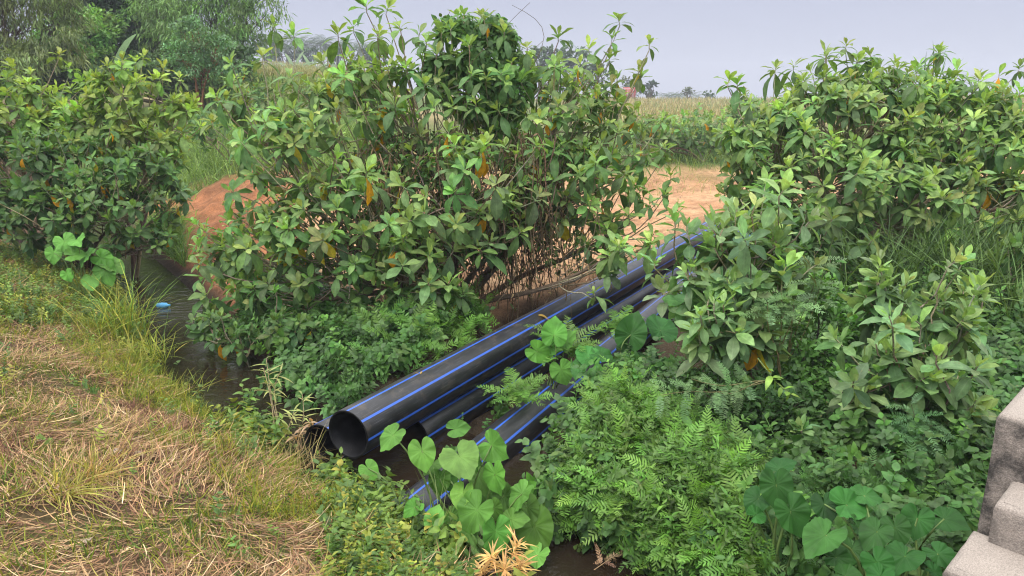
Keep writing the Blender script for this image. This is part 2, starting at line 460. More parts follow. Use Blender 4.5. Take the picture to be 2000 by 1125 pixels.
# ------------------------------------------------------------------ blades, leaves, fronds, tubes
PROFILE = {
    'obovate': ([0, .1, .3, .5, .66, .82, .93, 1], [.07, .24, .64, .92, 1.0, .74, .34, .02]),
    'ovate': ([0, .08, .25, .42, .6, .8, .93, 1], [.08, .5, .95, 1.0, .84, .5, .2, .02]),
    'lance': ([0, .15, .4, .7, 1], [.15, .7, 1, .65, .02]),
    'blade': ([0, .35, .7, 1], [.8, 1, .7, .03]),
    'strip': ([0, .5, 1], [1, .85, .1]),
    'banana': ([0, .06, .2, .4, .6, .8, .93, 1], [.05, .5, .9, 1, 1, .85, .5, .05]),
}


def leaf_tmpl(kind, across=2, rag=0.0):
    t, w = map(np.array, PROFILE[kind])
    cols = np.linspace(-1, 1, across + 1)
    X = np.outer(w, cols) * 0.5
    Y = np.outer(t, np.ones(across + 1))
    A = np.outer(np.ones(len(t)), cols)
    n, m = len(t), across + 1
    q = [(i * m + j, i * m + j + 1, (i + 1) * m + j + 1, (i + 1) * m + j) for i in range(n - 1) for j in range(across)]
    return X.ravel(), Y.ravel(), np.zeros(n * m), np.array(q), A.ravel()


def frond_tmpl(pairs, ratio=0.16, fwd=0.25, prof=None, stalk=0.12, jit=0.0, rach=0.012, seed=1, droop=0.0):
    """a pinnate frond: rachis strip and narrow pinnae on both sides; x spans about -.5..5"""
    r = np.random.default_rng(seed)
    X, Y, Z, A, q = [], [], [], [], []
    ts = np.linspace(stalk, 0.99, pairs)
    prof = prof or (lambda s: math.sin(math.pi * (0.12 + 0.86 * s) ** 0.75) ** 0.8)
    step = (1 - stalk) / pairs
    for i, t in enumerate(ts):
        l = 0.5 * max(prof(i / max(pairs - 1, 1)), 0.06)
        for sd in (-1, 1):
            b = len(X)
            w = ratio * 0.5 * min(1, l / 0.25)
            dy = fwd * l + jit * r.normal() * 0.1
            zj = jit * r.normal() * 0.12 - droop * l
            for s, ww in ((0.02, 0.5), (0.35, 1.0), (0.72, 0.75), (1.0, 0.05)):
                for e in (-1, 1):
                    X.append(sd * l * s); Y.append(t + dy * s + e * ww * w * 0.5); Z.append(zj * s); A.append(e)
            for k in range(3):
                c = b + 2 * k
                q.append((c, c + 1, c + 3, c + 2))
    b = len(X)
    for t in np.linspace(0, 1, 6):
        for e in (-1, 1):
            X.append(e * rach * (1.1 - t)); Y.append(t); Z.append(0.004); A.append(0)
    for k in range(5):
        c = b + 2 * k
        q.append((c, c + 1, c + 3, c + 2))
    return np.array(X), np.array(Y), np.array(Z), np.array(q), np.array(A)


def sprig_tmpl(n, lw=0.3, ll=0.42, seed=2):
    """a leafy shoot: alternate small ovate leaves round a thin stem"""
    r = np.random.default_rng(seed)
    lx, ly, lz, lq, la = leaf_tmpl('ovate', 2)
    X, Y, Z, A, q = [], [], [], [], []
    for i in range(n):
        t = 0.15 + 0.85 * i / (n - 1)
        az = i * 2.4 + r.normal() * 0.3
        L = ll * (1.0 - 0.45 * t) * r.uniform(.8, 1.15)
        th = r.uniform(0.9, 1.35)
        rad = np.array([math.cos(az), 0, math.sin(az)])
        d = rad * math.sin(th) + np.array([0, math.cos(th), 0])
        nn = np.array([0, math.sin(th), 0]) - rad * math.cos(th)
        xx = np.cross(d, nn)
        P = np.outer(lx * L * lw / 0.42 * 1.1, xx) + np.outer(ly * L, d) + np.outer(-0.25 * L * ly ** 2 + 0.1 * L * abs(lx), nn) + np.array([0, t, 0])
        b = len(X)
        X += list(P[:, 0]); Y += list(P[:, 1]); Z += list(P[:, 2]); A += list(la)
        q += [tuple(b + k for k in f) for f in lq]
    b = len(X)
    for t in np.linspace(0, 1, 4):
        for e in (-1, 1):
            X.append(e * 0.012); Y.append(t); Z.append(0); A.append(0)
    for k in range(3):
        c = b + 2 * k
        q.append((c, c + 1, c + 3, c + 2))
    return np.array(X), np.array(Y), np.array(Z), np.array(q), np.array(A)


T_obov = leaf_tmpl('obovate', 4)
T_ovate = leaf_tmpl('ovate', 4)
PROFILE['wide'] = ([0, .08, .25, .42, .6, .78, .92, 1], [.07, .3, .72, .96, 1.0, .74, .32, .02])
T_wide = leaf_tmpl('wide', 4)
T_ovate2 = leaf_tmpl('ovate', 2)
T_lance = leaf_tmpl('lance', 2)
T_blade = leaf_tmpl('blade', 1)
T_strip = leaf_tmpl('strip', 1)
PROFILE['curl'] = ([0, .25, .5, .75, 1], [.8, 1, 1, .8, .2])
T_curl = leaf_tmpl('curl', 1)
T_banana = leaf_tmpl('banana', 4)
T_fern = [frond_tmpl(17, 0.085, 0.22, jit=0.35, seed=s) for s in (1, 2, 3)]
T_mimosa = [frond_tmpl(15, 0.075, 0.15, jit=0.25, seed=s, prof=lambda s: 0.55 + 0.45 * math.sin(math.pi * s)) for s in (4, 5)]
T_palm = [frond_tmpl(20, 0.045, 0.55, jit=0.3, seed=s, droop=0.35) for s in (6, 7)]
T_sprig = [sprig_tmpl(11, seed=s) for s in (8, 9, 10)]
T_narrow = [sprig_tmpl(13, lw=.15, ll=.5, seed=s) for s in (18, 19, 20)]


def scatter(mb, tm, pos, d, up, L, Wd, col, curl=0.25, fold=0.2, wave=0.0, tipcol=None, mi=0, bend=0.0):
    """place N copies of a blade: base at pos, along d, upper face towards up"""
    pos = np.asarray(pos, float).reshape(-1, 3); N = len(pos)
    if N == 0:
        return
    B = lambda a: np.broadcast_to(np.asarray(a, float), (N,))
    L, Wd, curl, fold = B(L), B(Wd), B(curl), B(fold)
    d = norm(np.broadcast_to(np.asarray(d, float), (N, 3)))
    up = np.broadcast_to(np.asarray(up, float), (N, 3))
    x = norm(np.cross(d, up) + 1e-6)
    z = np.cross(x, d)
    tx, ty, tz, q, ta = tm
    ph = rng.uniform(0, 6.28, N)
    ox = Wd[:, None] * tx + B(bend)[:, None] * L[:, None] * (ty * ty)
    oy = L[:, None] * (ty - 0.35 * np.minimum(curl, 1.2)[:, None] * np.maximum(ty - .4, 0) ** 2)
    oz = L[:, None] * (-curl[:, None] * ty ** 2) + Wd[:, None] * (fold[:, None] * np.abs(tx)) + L[:, None] * tz
    if wave:
        oz = oz + Wd[:, None] * wave * np.sin(ty * 14 + ph[:, None]) * np.abs(tx)
    V = pos[:, None, :] + ox[..., None] * x[:, None, :] + oy[..., None] * d[:, None, :] + oz[..., None] * z[:, None, :]
    k = len(tx)
    Q = (q[None] + (np.arange(N) * k)[:, None, None]).reshape(-1, 4)
    col = np.broadcast_to(np.asarray(col, float), (N, 3))
    C = np.repeat(col[:, None, :], k, 1)
    if tipcol is not None:
        w = sstep(0.45, 1.0, ty)[None, :, None]
        C = C * (1 - w) + np.broadcast_to(np.asarray(tipcol, float), (N, 3))[:, None, :] * w
    T = np.stack([np.broadcast_to(ta, (N, k)), np.broadcast_to(ty, (N, k))], -1)
    mb.add(V.reshape(-1, 3), Q, C.reshape(-1, 3), T.reshape(-1, 2), mi)


def tubes(mb, P, R, col, sides=5, mi=0):
    """N tubes through S points each"""
    P = np.asarray(P, float)
    if P.ndim == 2:
        P = P[None]
    N, S, _ = P.shape
    R = np.broadcast_to(np.asarray(R, float), (N, S))
    t = norm(np.gradient(P, axis=1))
    ref = np.where(np.abs(t[..., 2:3]) > 0.9, np.array([1.0, 0, 0]), np.array([0, 0, 1.0]))
    a = norm(np.cross(t, ref)); b = np.cross(t, a)
    an = np.arange(sides) * 2 * math.pi / sides
    V = P[:, :, None, :] + R[:, :, None, None] * (np.cos(an)[None, None, :, None] * a[:, :, None, :] + np.sin(an)[None, None, :, None] * b[:, :, None, :])
    q = [(i * sides + j, i * sides + (j + 1) % sides, (i + 1) * sides + (j + 1) % sides, (i + 1) * sides + j) for i in range(S - 1) for j in range(sides)]
    Q = (np.array(q)[None] + (np.arange(N) * S * sides)[:, None, None]).reshape(-1, 4)
    col = np.broadcast_to(np.asarray(col, float), (N, 3))
    mb.add(V.reshape(-1, 3), Q, np.repeat(col, S * sides, 0), None, mi)


def curve(a, b, S=7, sag=0.0, wob=0.05, lift=0.0):
    """N bowed paths from a to b"""
    a, b = np.atleast_2d(a).astype(float), np.atleast_2d(b).astype(float)
    N = max(len(a), len(b))
    a, b = np.broadcast_to(a, (N, 3)), np.broadcast_to(b, (N, 3))
    t = np.linspace(0, 1, S)[None, :, None]
    ln = np.linalg.norm(b - a, axis=1)[:, None, None]
    P = a[:, None] * (1 - t) + b[:, None] * t
    bow = rng.normal(size=(N, 1, 3)) * wob
    bow[..., 2] += lift - sag
    bow2 = rng.normal(size=(N, 1, 3)) * wob * 0.5
    return P + ln * (bow * np.sin(math.pi * t) + bow2 * np.sin(2 * math.pi * t))


def vary(c, n, s=0.16, h=0.08):
    c = np.asarray(c, float)
    g = np.exp(rng.normal(0, s, (n, 1))); hs = np.exp(rng.normal(0, h, (n, 3)))
    return c * g * hs


def rosettes(mb, tips, axes, K, L, young, mature, old, yellow=0.012, lw=0.46, tm=None, curl=(0.05, 0.55), nodes=0.45):
    """whorls of broad leaves at the shoot tips"""
    N = len(tips)
    L = np.broadcast_to(np.asarray(L, float), (N,))
    axes = norm(axes)
    ref = np.where(np.abs(axes[:, 2:3]) > 0.9, np.array([1.0, 0, 0]), np.array([0, 0, 1.0]))
    a = norm(np.cross(axes, ref)); b = np.cross(axes, a)
    i = np.arange(K)[None, :].repeat(N, 0)
    f = (i + rng.uniform(-.4, .4, (N, K))) / K
    f = np.clip(f, 0, 1)
    ang = i * 2.39996 + rng.uniform(0, 6.28, (N, 1)) + rng.normal(0, .18, (N, K))
    th = np.radians(18 + 88 * f ** 0.8) + rng.normal(0, 0.13, (N, K))
    rad = np.cos(ang)[..., None] * a[:, None] + np.sin(ang)[..., None] * b[:, None]
    ax = np.broadcast_to(axes[:, None], rad.shape)
    d = np.cos(th)[..., None] * ax + np.sin(th)[..., None] * rad
    d = d + rng.normal(0, .13, d.shape)
    d[..., 2] -= 0.36 * f ** 2
    up = np.sin(th)[..., None] * ax - np.cos(th)[..., None] * rad + np.array([0, 0, .35])
    ln = L[:, None] * (0.5 + 0.55 * np.sqrt(f)) * rng.uniform(.62, 1.15, (N, K))
    pos = tips[:, None] - ax * (f * L[:, None] * nodes)[..., None] + rad * 0.012
    keep = (rng.random((N, K)) > 0.10 + 0.25 * f ** 3).ravel()
    w = f[..., None]
    tone = np.exp(rng.normal(0, .17, (N, 1, 1))) * np.exp(rng.normal(0, .07, (N, 1, 3)))
    c = np.where(w < .5, np.asarray(young) * (1 - 2 * w) + np.asarray(mature) * 2 * w, np.asarray(mature) * (2 - 2 * w) + np.asarray(old) * (2 * w - 1))
    c = c * tone * np.exp(rng.normal(0, .10, (N, K, 1))) * np.exp(rng.normal(0, .05, (N, K, 3)))
    yl = (rng.random((N, K)) < yellow * 2) & (f > .55)
    ycol = np.where(rng.random((N, K, 1)) < .55, np.array([.62, .30, .015]), np.array([.50, .40, .03]))
    c = np.where(yl[..., None], ycol, c)
    cu = curl[0] + (curl[1] - curl[0]) * f + rng.normal(0, .18, (N, K))
    d = np.where(yl[..., None], d * .5 + np.array([0, 0, -.9]), d)
    wd = ln * lw * rng.uniform(.88, 1.12, (N, K))
    scatter(mb, tm or T_obov, pos.reshape(-1, 3)[keep], d.reshape(-1, 3)[keep], up.reshape(-1, 3)[keep], ln.ravel()[keep], wd.ravel()[keep],
            c.reshape(-1, 3)[keep], cu.ravel()[keep], rng.uniform(.12, .4, keep.sum()), 0.10)


def lobe_points(lobes, dens, shell=(0.72, 1.04), front=0.25, upb=0.35, ymul=0.8):
    """points near the outer shell of a crown made of several lumps; each lump is (column, row, distance, half width px, half height px)"""
    cs = [W(u, v, y) for u, v, y, ru, rv in lobes]
    rs = [np.array([ru * PXM(y), max(ru, rv) * PXM(y) * ymul, rv * PXM(y)]) for u, v, y, ru, rv in lobes]
    P, D, I = [], [], []
    for k, (c, r) in enumerate(zip(cs, rs)):
        area = 4 * math.pi * ((r[0] * r[1]) ** 1.6 / 3 + (r[0] * r[2]) ** 1.6 / 3 + (r[1] * r[2]) ** 1.6 / 3) ** (1 / 1.6)
        n = int(area * dens) + 2
        d = norm(rng.normal(size=(n * 3, 3)))
        pr = 0.55 + upb * d[:, 2] - front * d[:, 1]
        d = d[rng.random(len(d)) < pr][:n]
        p = c + r * d * rng.uniform(shell[0], shell[1], (len(d), 1))
        inside = np.zeros(len(p), bool)
        for j, (c2, r2) in enumerate(zip(cs, rs)):
            if j != k:
                inside |= np.linalg.norm((p - c2) / r2, axis=1) < 0.62
        ok = ~inside & (p[:, 2] > ground_z(p[:, 0], p[:, 1]) + 0.12)
        P.append(p[ok]); D.append(norm(d[ok] / r)); I.append(np.full(ok.sum(), k))
    return np.concatenate(P), np.concatenate(D), np.concatenate(I), cs, rs


YOUNG, MATURE, OLD = np.array([.30, .42, .115]), np.array([.155, .27, .09]), np.array([.10, .18, .07])


def broad_shrub(name, label, base, lobes, dens=5.0, L=0.25, K=13, cols=(YOUNG, MATURE, OLD), tips=(), group=None, cat='shrub', bark=(.16, .12, .085), yellow=.012, trunks=1, upax=0.75, front=.25, lw=.46, rad=.045, shell=(0.62, 1.12), twig=(.34, .29, .2), tm=None, nodes=.45, curl=(.05, .55), shoot=.55):
    base = np.array([base[0], base[1], float(ground_z(base[0], base[1])) - 0.05])
    t = thing(name, label, cat, base, group)
    P, D, I, cs, rs = lobe_points(lobes, dens, front=front, shell=shell)
    ax = norm(D * 0.7 + np.array([0, 0, upax]) + rng.normal(0, .22, P.shape))
    if len(tips):
        tp = np.array([W(*q) for q in tips])
        P = np.concatenate([P, tp]); ax = np.concatenate([ax, norm(np.array([0, 0, 1.0]) + rng.normal(0, .15, tp.shape))])
        cdist = np.linalg.norm(tp[:, None] - np.array(cs)[None], axis=2)
        I = np.concatenate([I, cdist.argmin(1)])
    sh_ = rng.random(len(P)) < (.16 if len(P) > 30 else 0)
    P = P + ax * np.where(sh_, rng.uniform(.12, shoot, len(P)), 0)[:, None] * min(1, L / .28)
    f = MB()
    rosettes(f, P, ax, K, L * rng.uniform(.8, 1.15, len(P)), *cols, yellow=yellow, lw=lw, tm=tm, nodes=nodes, curl=curl)
    # a few single leaves below each whorl on the twig
    b = MB()
    C = np.array(cs)[I]
    limb_end = [c - np.array([0, 0, .25 * r[2]]) for c, r in zip(cs, rs)]
    bases = base + rng.normal(0, .12 if trunks > 1 else .01, (len(cs), 3)) * np.array([1, 1, 0])
    lp = curve(bases, np.array(limb_end), 9, sag=.02, wob=.05, lift=.04)
    rr = np.linspace(1, .35, 9)[None] * rad * rng.uniform(.75, 1.2, (len(cs), 1))
    tubes(b, lp, rr, vary(bark, len(cs), .2), 6)
    j = rng.integers(5, 9, len(P))
    st = lp[I, j]
    tw = curve(st, P - ax * 0.02, 7, sag=.10, wob=.05)
    tw[:, -2] = P - ax * np.minimum(.12, np.linalg.norm(P - st, axis=1) * .2)[:, None]
    tubes(b, tw, np.linspace(.011, .0065, 7)[None], vary(twig, len(P), .2), 4)
    link('foliage', f.build('foliage', M_leaf, base), t)
    link('trunk', b.build('trunk', M_bark, base), t)
    return t


def leaf_tree(name, label, base, lobes, n, leaf, col, tm=T_ovate2, lw=.45, clump=.45, per=28, hang=0.0, cat='tree', group=None, rad=.12, bark=(.13, .10, .075), mat=None, dens=None, trunks=1, ymul=.8, shell=(.55, 1.05)):
    base = np.array([base[0], base[1], float(ground_z(base[0], base[1])) - .1])
    t = thing(name, label, cat, base, group)
    P, D, I, cs, rs = lobe_points(lobes, dens or 1.0, shell=shell, ymul=ymul)
    f = MB()
    m = len(P)
    cen = np.repeat(P, per, 0)
    off = norm(rng.normal(size=cen.shape)) * (rng.random((len(cen), 1)) ** .5) * clump * np.array([1, 1, .7])
    pos = cen + off
    d = norm(np.repeat(D, per, 0) * .6 + rng.normal(0, .6, cen.shape) + np.array([0, 0, -hang]))
    up = np.array([0, 0, 1.0]) + rng.normal(0, .35, cen.shape)
    cc = np.repeat(vary(col, m, .22, .06), per, 0) * np.exp(rng.normal(0, .16, (len(cen), 1)))
    ln = leaf * rng.uniform(.7, 1.25, len(cen))
    scatter(f, tm, pos, d, up, ln, ln * lw, cc, rng.uniform(.1, .5, len(cen)), .2)
    b = MB()
    le = np.array([c - np.array([0, 0, .3 * r[2]]) for c, r in zip(cs, rs)])
    bs = base + rng.normal(0, .25 if trunks > 1 else .02, (len(cs), 3)) * np.array([1, 1, 0])
    lp = curve(bs, le, 9, wob=.03, lift=.05)
    tubes(b, lp, np.linspace(1, .4, 9)[None] * rad, vary(bark, len(cs), .15), 6)
    st = lp[I, rng.integers(5, 9, m)]
    tubes(b, curve(st, P, 6, wob=.06), np.linspace(.3, .08, 6)[None] * rad, vary(bark, m, .15), 4)
    link('foliage', f.build('foliage', mat or M_small, base), t)
    link('trunk', b.build('trunk', M_bark, base), t)
    return t


# ------------------------------------------------------------------ ground
def axis(lo, hi, dlo, dhi, fine, coarse=1.22):
    a = [dlo]
    while a[-1] < dhi: a.append(a[-1] + fine)
    s = fine
    while a[-1] < hi: s *= coarse; a.append(min(a[-1] + s, hi))
    s = fine; b = [dlo]
    while b[-1] > lo: s *= coarse; b.append(max(b[-1] - s, lo))
    return np.array(b[:0:-1] + a)


gx, gy = axis(-420, 420, -13, 9, .11), axis(-30, 620, 2.2, 23, .11)
X, Y = np.meshgrid(gx, gy, indexing='ij')
Z = ground_z(X, Y)
S = stream_s(X, Y)
n_a, n_b = fbm(X * .7 + 3, Y * .7 + 8), fbm(X * 2.3 + 90, Y * 2.3 + 33)
c_soil, c_straw = np.array([.08, .048, .03]), np.array([.14, .088, .05])
c_moss, c_clay, c_sand = np.array([.075, .085, .025]), np.array([.37, .18, .09]), np.array([.50, .315, .175])
c_rut = np.array([.26, .135, .07])
c_dark, c_field = np.array([.05, .045, .022]), np.array([.26, .21, .10])
mixc = lambda a, b, k: a * (1 - k[..., None]) + b * k[..., None]
near_c = mixc(mixc(np.broadcast_to(c_soil, X.shape + (3,)), c_straw, sstep(.35, .7, n_b)), c_moss, sstep(.5, .7, n_a) * .7)
sandk = sstep(.35, .6, n_b)
far_c = mixc(np.broadcast_to(c_dark, X.shape + (3,)), mixc(np.broadcast_to(c_sand, X.shape + (3,)), c_clay, .35 * sandk + .3 * sstep(.5, .7, n_a)), sstep(1.9, 3.0, S + (n_a - .5) * 1.2))
bx = X / np.maximum(Y, 1)
clayk = sstep(-.26, -.30, bx) * sstep(10.5, 11.5, Y) * sstep(26, 23, Y) * sstep(.5, .8, S) * sstep(-.50, -.47, bx + (n_a - .5) * .05)
far_c = mixc(far_c, mixc(np.broadcast_to(np.array([.34, .145, .068]), X.shape + (3,)), np.array([.22, .10, .05]), sstep(.45, .7, fbm(X * 1.7 + Y, Y * 1.2, 4))), np.clip(clayk, 0, 1))
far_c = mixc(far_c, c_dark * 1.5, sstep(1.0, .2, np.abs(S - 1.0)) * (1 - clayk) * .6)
rut = sstep(.47, .62, fbm(X * .5 + Y * .25 + 7, Y * 2.2 - X * .9, 4)) * .7 + sstep(.62, .75, fbm(X * 4, Y * 4)) * .4
far_c = mixc(far_c, c_rut, .85 * np.clip(rut, 0, 1) * sstep(3.2, 4.5, S))
grassy = np.clip(sstep(29, 33, Y + (n_a - .5) * 8) + sstep(-.18, -.24, bx) * sstep(21.5, 24, Y + (n_b - .5) * 3), 0, 1)
far_c = mixc(far_c, np.array([.085, .13, .035]), grassy)
far_c = mixc(far_c, c_field, sstep(40, 55, Y) * sstep(.40, .65, fbm(X * .08, Y * .05) + .1))
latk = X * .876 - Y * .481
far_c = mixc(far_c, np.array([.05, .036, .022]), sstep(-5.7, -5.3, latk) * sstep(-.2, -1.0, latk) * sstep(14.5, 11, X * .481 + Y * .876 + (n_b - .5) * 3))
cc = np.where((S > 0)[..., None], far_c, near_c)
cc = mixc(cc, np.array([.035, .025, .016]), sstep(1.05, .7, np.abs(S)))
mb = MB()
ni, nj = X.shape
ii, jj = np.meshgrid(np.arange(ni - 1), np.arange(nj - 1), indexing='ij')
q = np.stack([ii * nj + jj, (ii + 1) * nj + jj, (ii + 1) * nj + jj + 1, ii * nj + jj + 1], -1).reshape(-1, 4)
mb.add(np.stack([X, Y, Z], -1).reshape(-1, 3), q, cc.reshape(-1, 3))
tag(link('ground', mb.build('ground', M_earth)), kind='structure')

# the stream's surface
mb = MB()
sp = np.concatenate([np.linspace(a, b, 8, endpoint=False) for a, b in zip(STREAM[:-1], STREAM[1:])] + [STREAM[-1:]])
tn = norm(np.gradient(sp, axis=0)); nr = np.stack([-tn[:, 1], tn[:, 0]], 1)
offs = np.linspace(-1.15, 1.15, 9)
V = np.concatenate([sp[:, None] + nr[:, None] * offs[None, :, None], np.zeros((len(sp), 9, 1))], -1)
q = [(i * 9 + j, (i + 1) * 9 + j, (i + 1) * 9 + j + 1, i * 9 + j + 1) for i in range(len(sp) - 1) for j in range(8)]
mb.add(V.reshape(-1, 3), q, (.05, .03, .02))
tag(link('stream_water', mb.build('stream_water', M_water)), kind='structure')


# ------------------------------------------------------------------ stepped concrete wing wall
def wing_wall():
    base = np.array([2.4, 3.1, 0.9])
    t = thing('concrete_steps', 'stepped grey concrete wing wall with dark stained faces beside the stream', 'wing wall', base)
    l = norm(np.array([.70, .71, 0])); fdir = norm(np.array([.62, -.78, 0]))
    for (px, py, pz), dep, wid in (((2.25, 3.28, 2.2), 3.0, 3.0), ((2.11, 3.0, 1.9), .45, 3.0), ((1.815, 2.815, 1.705), .42, 3.2)):
        m = MB()
        P0 = np.array([px, py, pz])
        # rounded, slightly chipped block: rings from the top inwards
        nu, nv = 60, 14
        def ring(inset, z, rough=0.012):
            us = np.linspace(0, 1, nu); vs = np.linspace(0, 1, nv)
            a = [(P0 + fdir * (inset + (wid - 2 * inset) * u) + l * inset) for u in us]
            b = [(P0 + fdir * (wid - inset) + l * (inset + (dep - 2 * inset) * v)) for v in vs[1:]]
            c = [(P0 + fdir * (wid - inset - (wid - 2 * inset) * u) + l * (dep - inset)) for u in us[1:]]
            d = [(P0 + fdir * inset + l * (dep - inset - (dep - 2 * inset) * v)) for v in vs[1:-1]]
            R = np.array(a + b + c + d)
            R[:, 2] = z
            w = (fbm(R[:, 0] * 14 + z * 31, R[:, 1] * 14 + z * 17, 3) - .5)
            return R + np.outer(w * rough * 2, (0.3, -0.6, 0.7))
        bot = P0[2] - 2.6 if pz > 2.1 else P0[2] - 1.6
        zs = list(np.linspace(bot, pz - .03, 26))
        rings = [ring(0, z) for z in zs] + [ring(.004, pz - .014, .01), ring(.014, pz - .003, .01), ring(.03, pz, .004)]
        n = len(rings[0])
        V = np.concatenate(rings)
        q = [(i * n + j, i * n + (j + 1) % n, (i + 1) * n + (j + 1) % n, (i + 1) * n + j) for i in range(len(rings) - 1) for j in range(n)]
        stain = np.concatenate([np.full(n, 1.0 if pz > 2.1 else .55)] * len(zs) + [np.full(n, .25)] * 3)
        fl = (V[:, 2] - V[:, 2].min()) / np.ptp(V[:, 2])
        C = np.stack([stain] * 3, 1)
        m.add(V, q, C)
        # top face as a grid
        g1, g2 = 50, 12
        tops = np.array([P0 + fdir * (.03 + (wid - .06) * a) + l * (.03 + (dep - .06) * b) for a in np.linspace(0, 1, g1) for b in np.linspace(0, 1, g2)])
        tops[:, 2] = pz + (fbm(tops[:, 0] * 9, tops[:, 1] * 9, 3) - .5) * .006
        q = [(i * g2 + j, (i + 1) * g2 + j, (i + 1) * g2 + j + 1, i * g2 + j + 1) for i in range(g1 - 1) for j in range(g2 - 1)]
        m.add(tops, q, (.16, .16, .16))
        link('step_block', m.build('step_block', M_conc, base), t)


wing_wall()

# ------------------------------------------------------------------ the pipes
def pipe(label, a, b, R=0.245, phase=0.0, wall=0.021, blacken=(.007, .007, .0085), nstripe=8, bow=0.0):
    a, b = np.asarray(a, float), np.asarray(b, float)
    ln = np.linalg.norm(b - a)
    m = MB()
    sides, S = 128, 36
    # profile along the local z axis: outside shell, lip, inside shell
    an = np.arange(sides) * 2 * math.pi / sides + phase
    zz = np.linspace(0, ln, S)
    sag = -bow * np.sin(math.pi * zz / ln)
    prof = [(R, z, s) for z, s in zip(zz, sag)]
    inner = [(R - wall, z, s) for z, s in zip(zz[::-1], sag[::-1])]
    prof = [(R - .004, -.003, 0)] + prof + [(R - .004, ln + .003, 0), (R - wall + .004, ln + .003, 0)] + inner + [(R - wall + .004, -.003, 0), (R - .004, -.003, 0)]
    V = np.array([[r * math.cos(t), r * math.sin(t) , z] for r, z, s in prof for t in an])
    sg = np.array([s for r, z, s in prof for t in an])
    V[:, 1] += sg
    q, mi = [], []
    n = len(prof)
    st = np.zeros(sides, bool)
    for k in range(nstripe):
        c = int(round(k * sides / nstripe))
        st[c % sides] = st[(c + 1) % sides] = True
    Q, C = np.array([(i * sides + j, (i + 1) * sides + j, (i + 1) * sides + (j + 1) % sides, i * sides + (j + 1) % sides) for i in range(n - 1) for j in range(sides)]), None
    blue = np.array([st[j] and 1 <= i < S for i in range(n - 1) for j in range(sides)])
    m.add(V, Q, blacken)
    inn = np.array([2 if i >= S + 1 or i == 0 else 0 for i in range(n - 1) for j in range(sides)])
    me = m.build('pipe', [M_pipe, M_blue, M_bore], smooth=True)
    me.polygons.foreach_set("material_index", np.where(blue, 1, inn).astype(np.int32))
    o = link('pipe', me)
    zax = (b - a) / ln
    yax = norm(np.array([0, 0, 1.0]) - zax * zax[2]); xax = np.cross(yax, zax)
    import mathutils
    mt = mathutils.Matrix([[xax[i], yax[i], zax[i], a[i]] for i in range(3)] + [[0, 0, 0, 1]])
    o.matrix_world = mt
    return tag(o, label, 'pipe', 'black pipes with blue stripes')


m_, n_, l_ = new_mat("blue_stripe")
o_ = n_.new("ShaderNodeOutputMaterial"); b_ = n_.new("ShaderNodeBsdfPrincipled")
g_ = n_.new("ShaderNodeNewGeometry"); z_ = n_.new("ShaderNodeTexNoise"); z_.inputs['Scale'].default_value = 9; z_.inputs['Detail'].default_value = 6
l_.new(g_.outputs['Position'], z_.inputs['Vector'])
x_ = n_.new("ShaderNodeMix"); x_.data_type = 'RGBA'; x_.inputs[6].default_value = (.018, .085, .48, 1); x_.inputs[7].default_value = (.05, .15, .56, 1)
l_.new(z_.outputs['Fac'], x_.inputs[0]); l_.new(x_.outputs[2], b_.inputs['Base Color']); b_.inputs['Roughness'].default_value = .4
l_.new(b_.outputs[0], o_.inputs['Surface'])
M_blue = m_

def LT(lat, t, z):
    return np.array([lat * .876 + t * .481, -lat * .481 + t * .876, z])


pipe('topmost black pipe with blue stripes lying open mouthed over the others', LT(-4.62, 5.15, .50), LT(-4.60, 25.2, .56), .245, phase=math.radians(-2))
pipe('black striped pipe whose open mouth pokes into dry grass below the topmost one', LT(-5.13, 5.32, .19), LT(-5.10, 24, .22), .235, phase=math.radians(20))
pipe('black striped pipe with shadowed mouth lying directly beneath the topmost pipe', LT(-4.70, 6.25, .01), LT(-4.42, 23, .05), .235, phase=math.radians(-16))
pipe('black striped pipe half sunk in ferns, lowest and farthest right of the bundle', LT(-3.72, 4.7, -.06), LT(-3.86, 20, .32), .25, phase=math.radians(-4))

# ------------------------------------------------------------------ near bank: straw, grass, weeds
def bank_points(n, test, xr=(-12, 4), yr=(1.5, 16)):
    P = np.stack([rng.uniform(*xr, n), rng.uniform(*yr, n)], 1)
    # more where the bank is near the lens
    s = stream_s(P[:, 0], P[:, 1])
    k = test(P[:, 0], P[:, 1], s)
    P = P[k]
    P3 = np.column_stack([P, ground_z(P[:, 0], P[:, 1])])
    return P3[inview(P3, 160)]


def noise_keep(P, sc, lo, hi, off=0):
    return rng.random(len(P)) < sstep(lo, hi, fbm(P[:, 0] * sc + off, P[:, 1] * sc + off, 3))


near_side = lambda x, y, s: s < -.9
# cut straw lying flat
P = bank_points(230000, lambda x, y, s: s < -1.0)
P = P[noise_keep(P, 1.1, .12, .56, 5)]
ang0 = fbm(P[:, 0] * .8 + 50, P[:, 1] * .8 + 20, 2) * 14
an = ang0 + rng.normal(0, .55, len(P))
d = np.stack([np.cos(an), np.sin(an), rng.normal(.06, .16, len(P))], 1)
pal = np.array([[.47, .33, .17], [.38, .24, .13], [.26, .145, .085], [.52, .41, .25], [.18, .095, .06], [.33, .31, .085]])
pc = pal[rng.choice(6, len(P), p=[.2, .22, .2, .14, .14, .1])] * np.array([.92, .85, .82]) * np.exp(rng.normal(0, .3, (len(P), 1)))
mb = MB()
L = rng.uniform(.06, .36, len(P)) ** 1.0
scatter(mb, T_curl, P + np.array([0, 0, .012]) + rng.uniform(0, .03, (len(P), 1)) * np.array([0, 0, 1]), d, np.array([0, 0, 1.0]) + rng.normal(0, .3, P.shape), L, rng.uniform(.003, .008, len(P)), pc, rng.uniform(-.3, .45, len(P)), .1, bend=rng.normal(0, .32, len(P)))
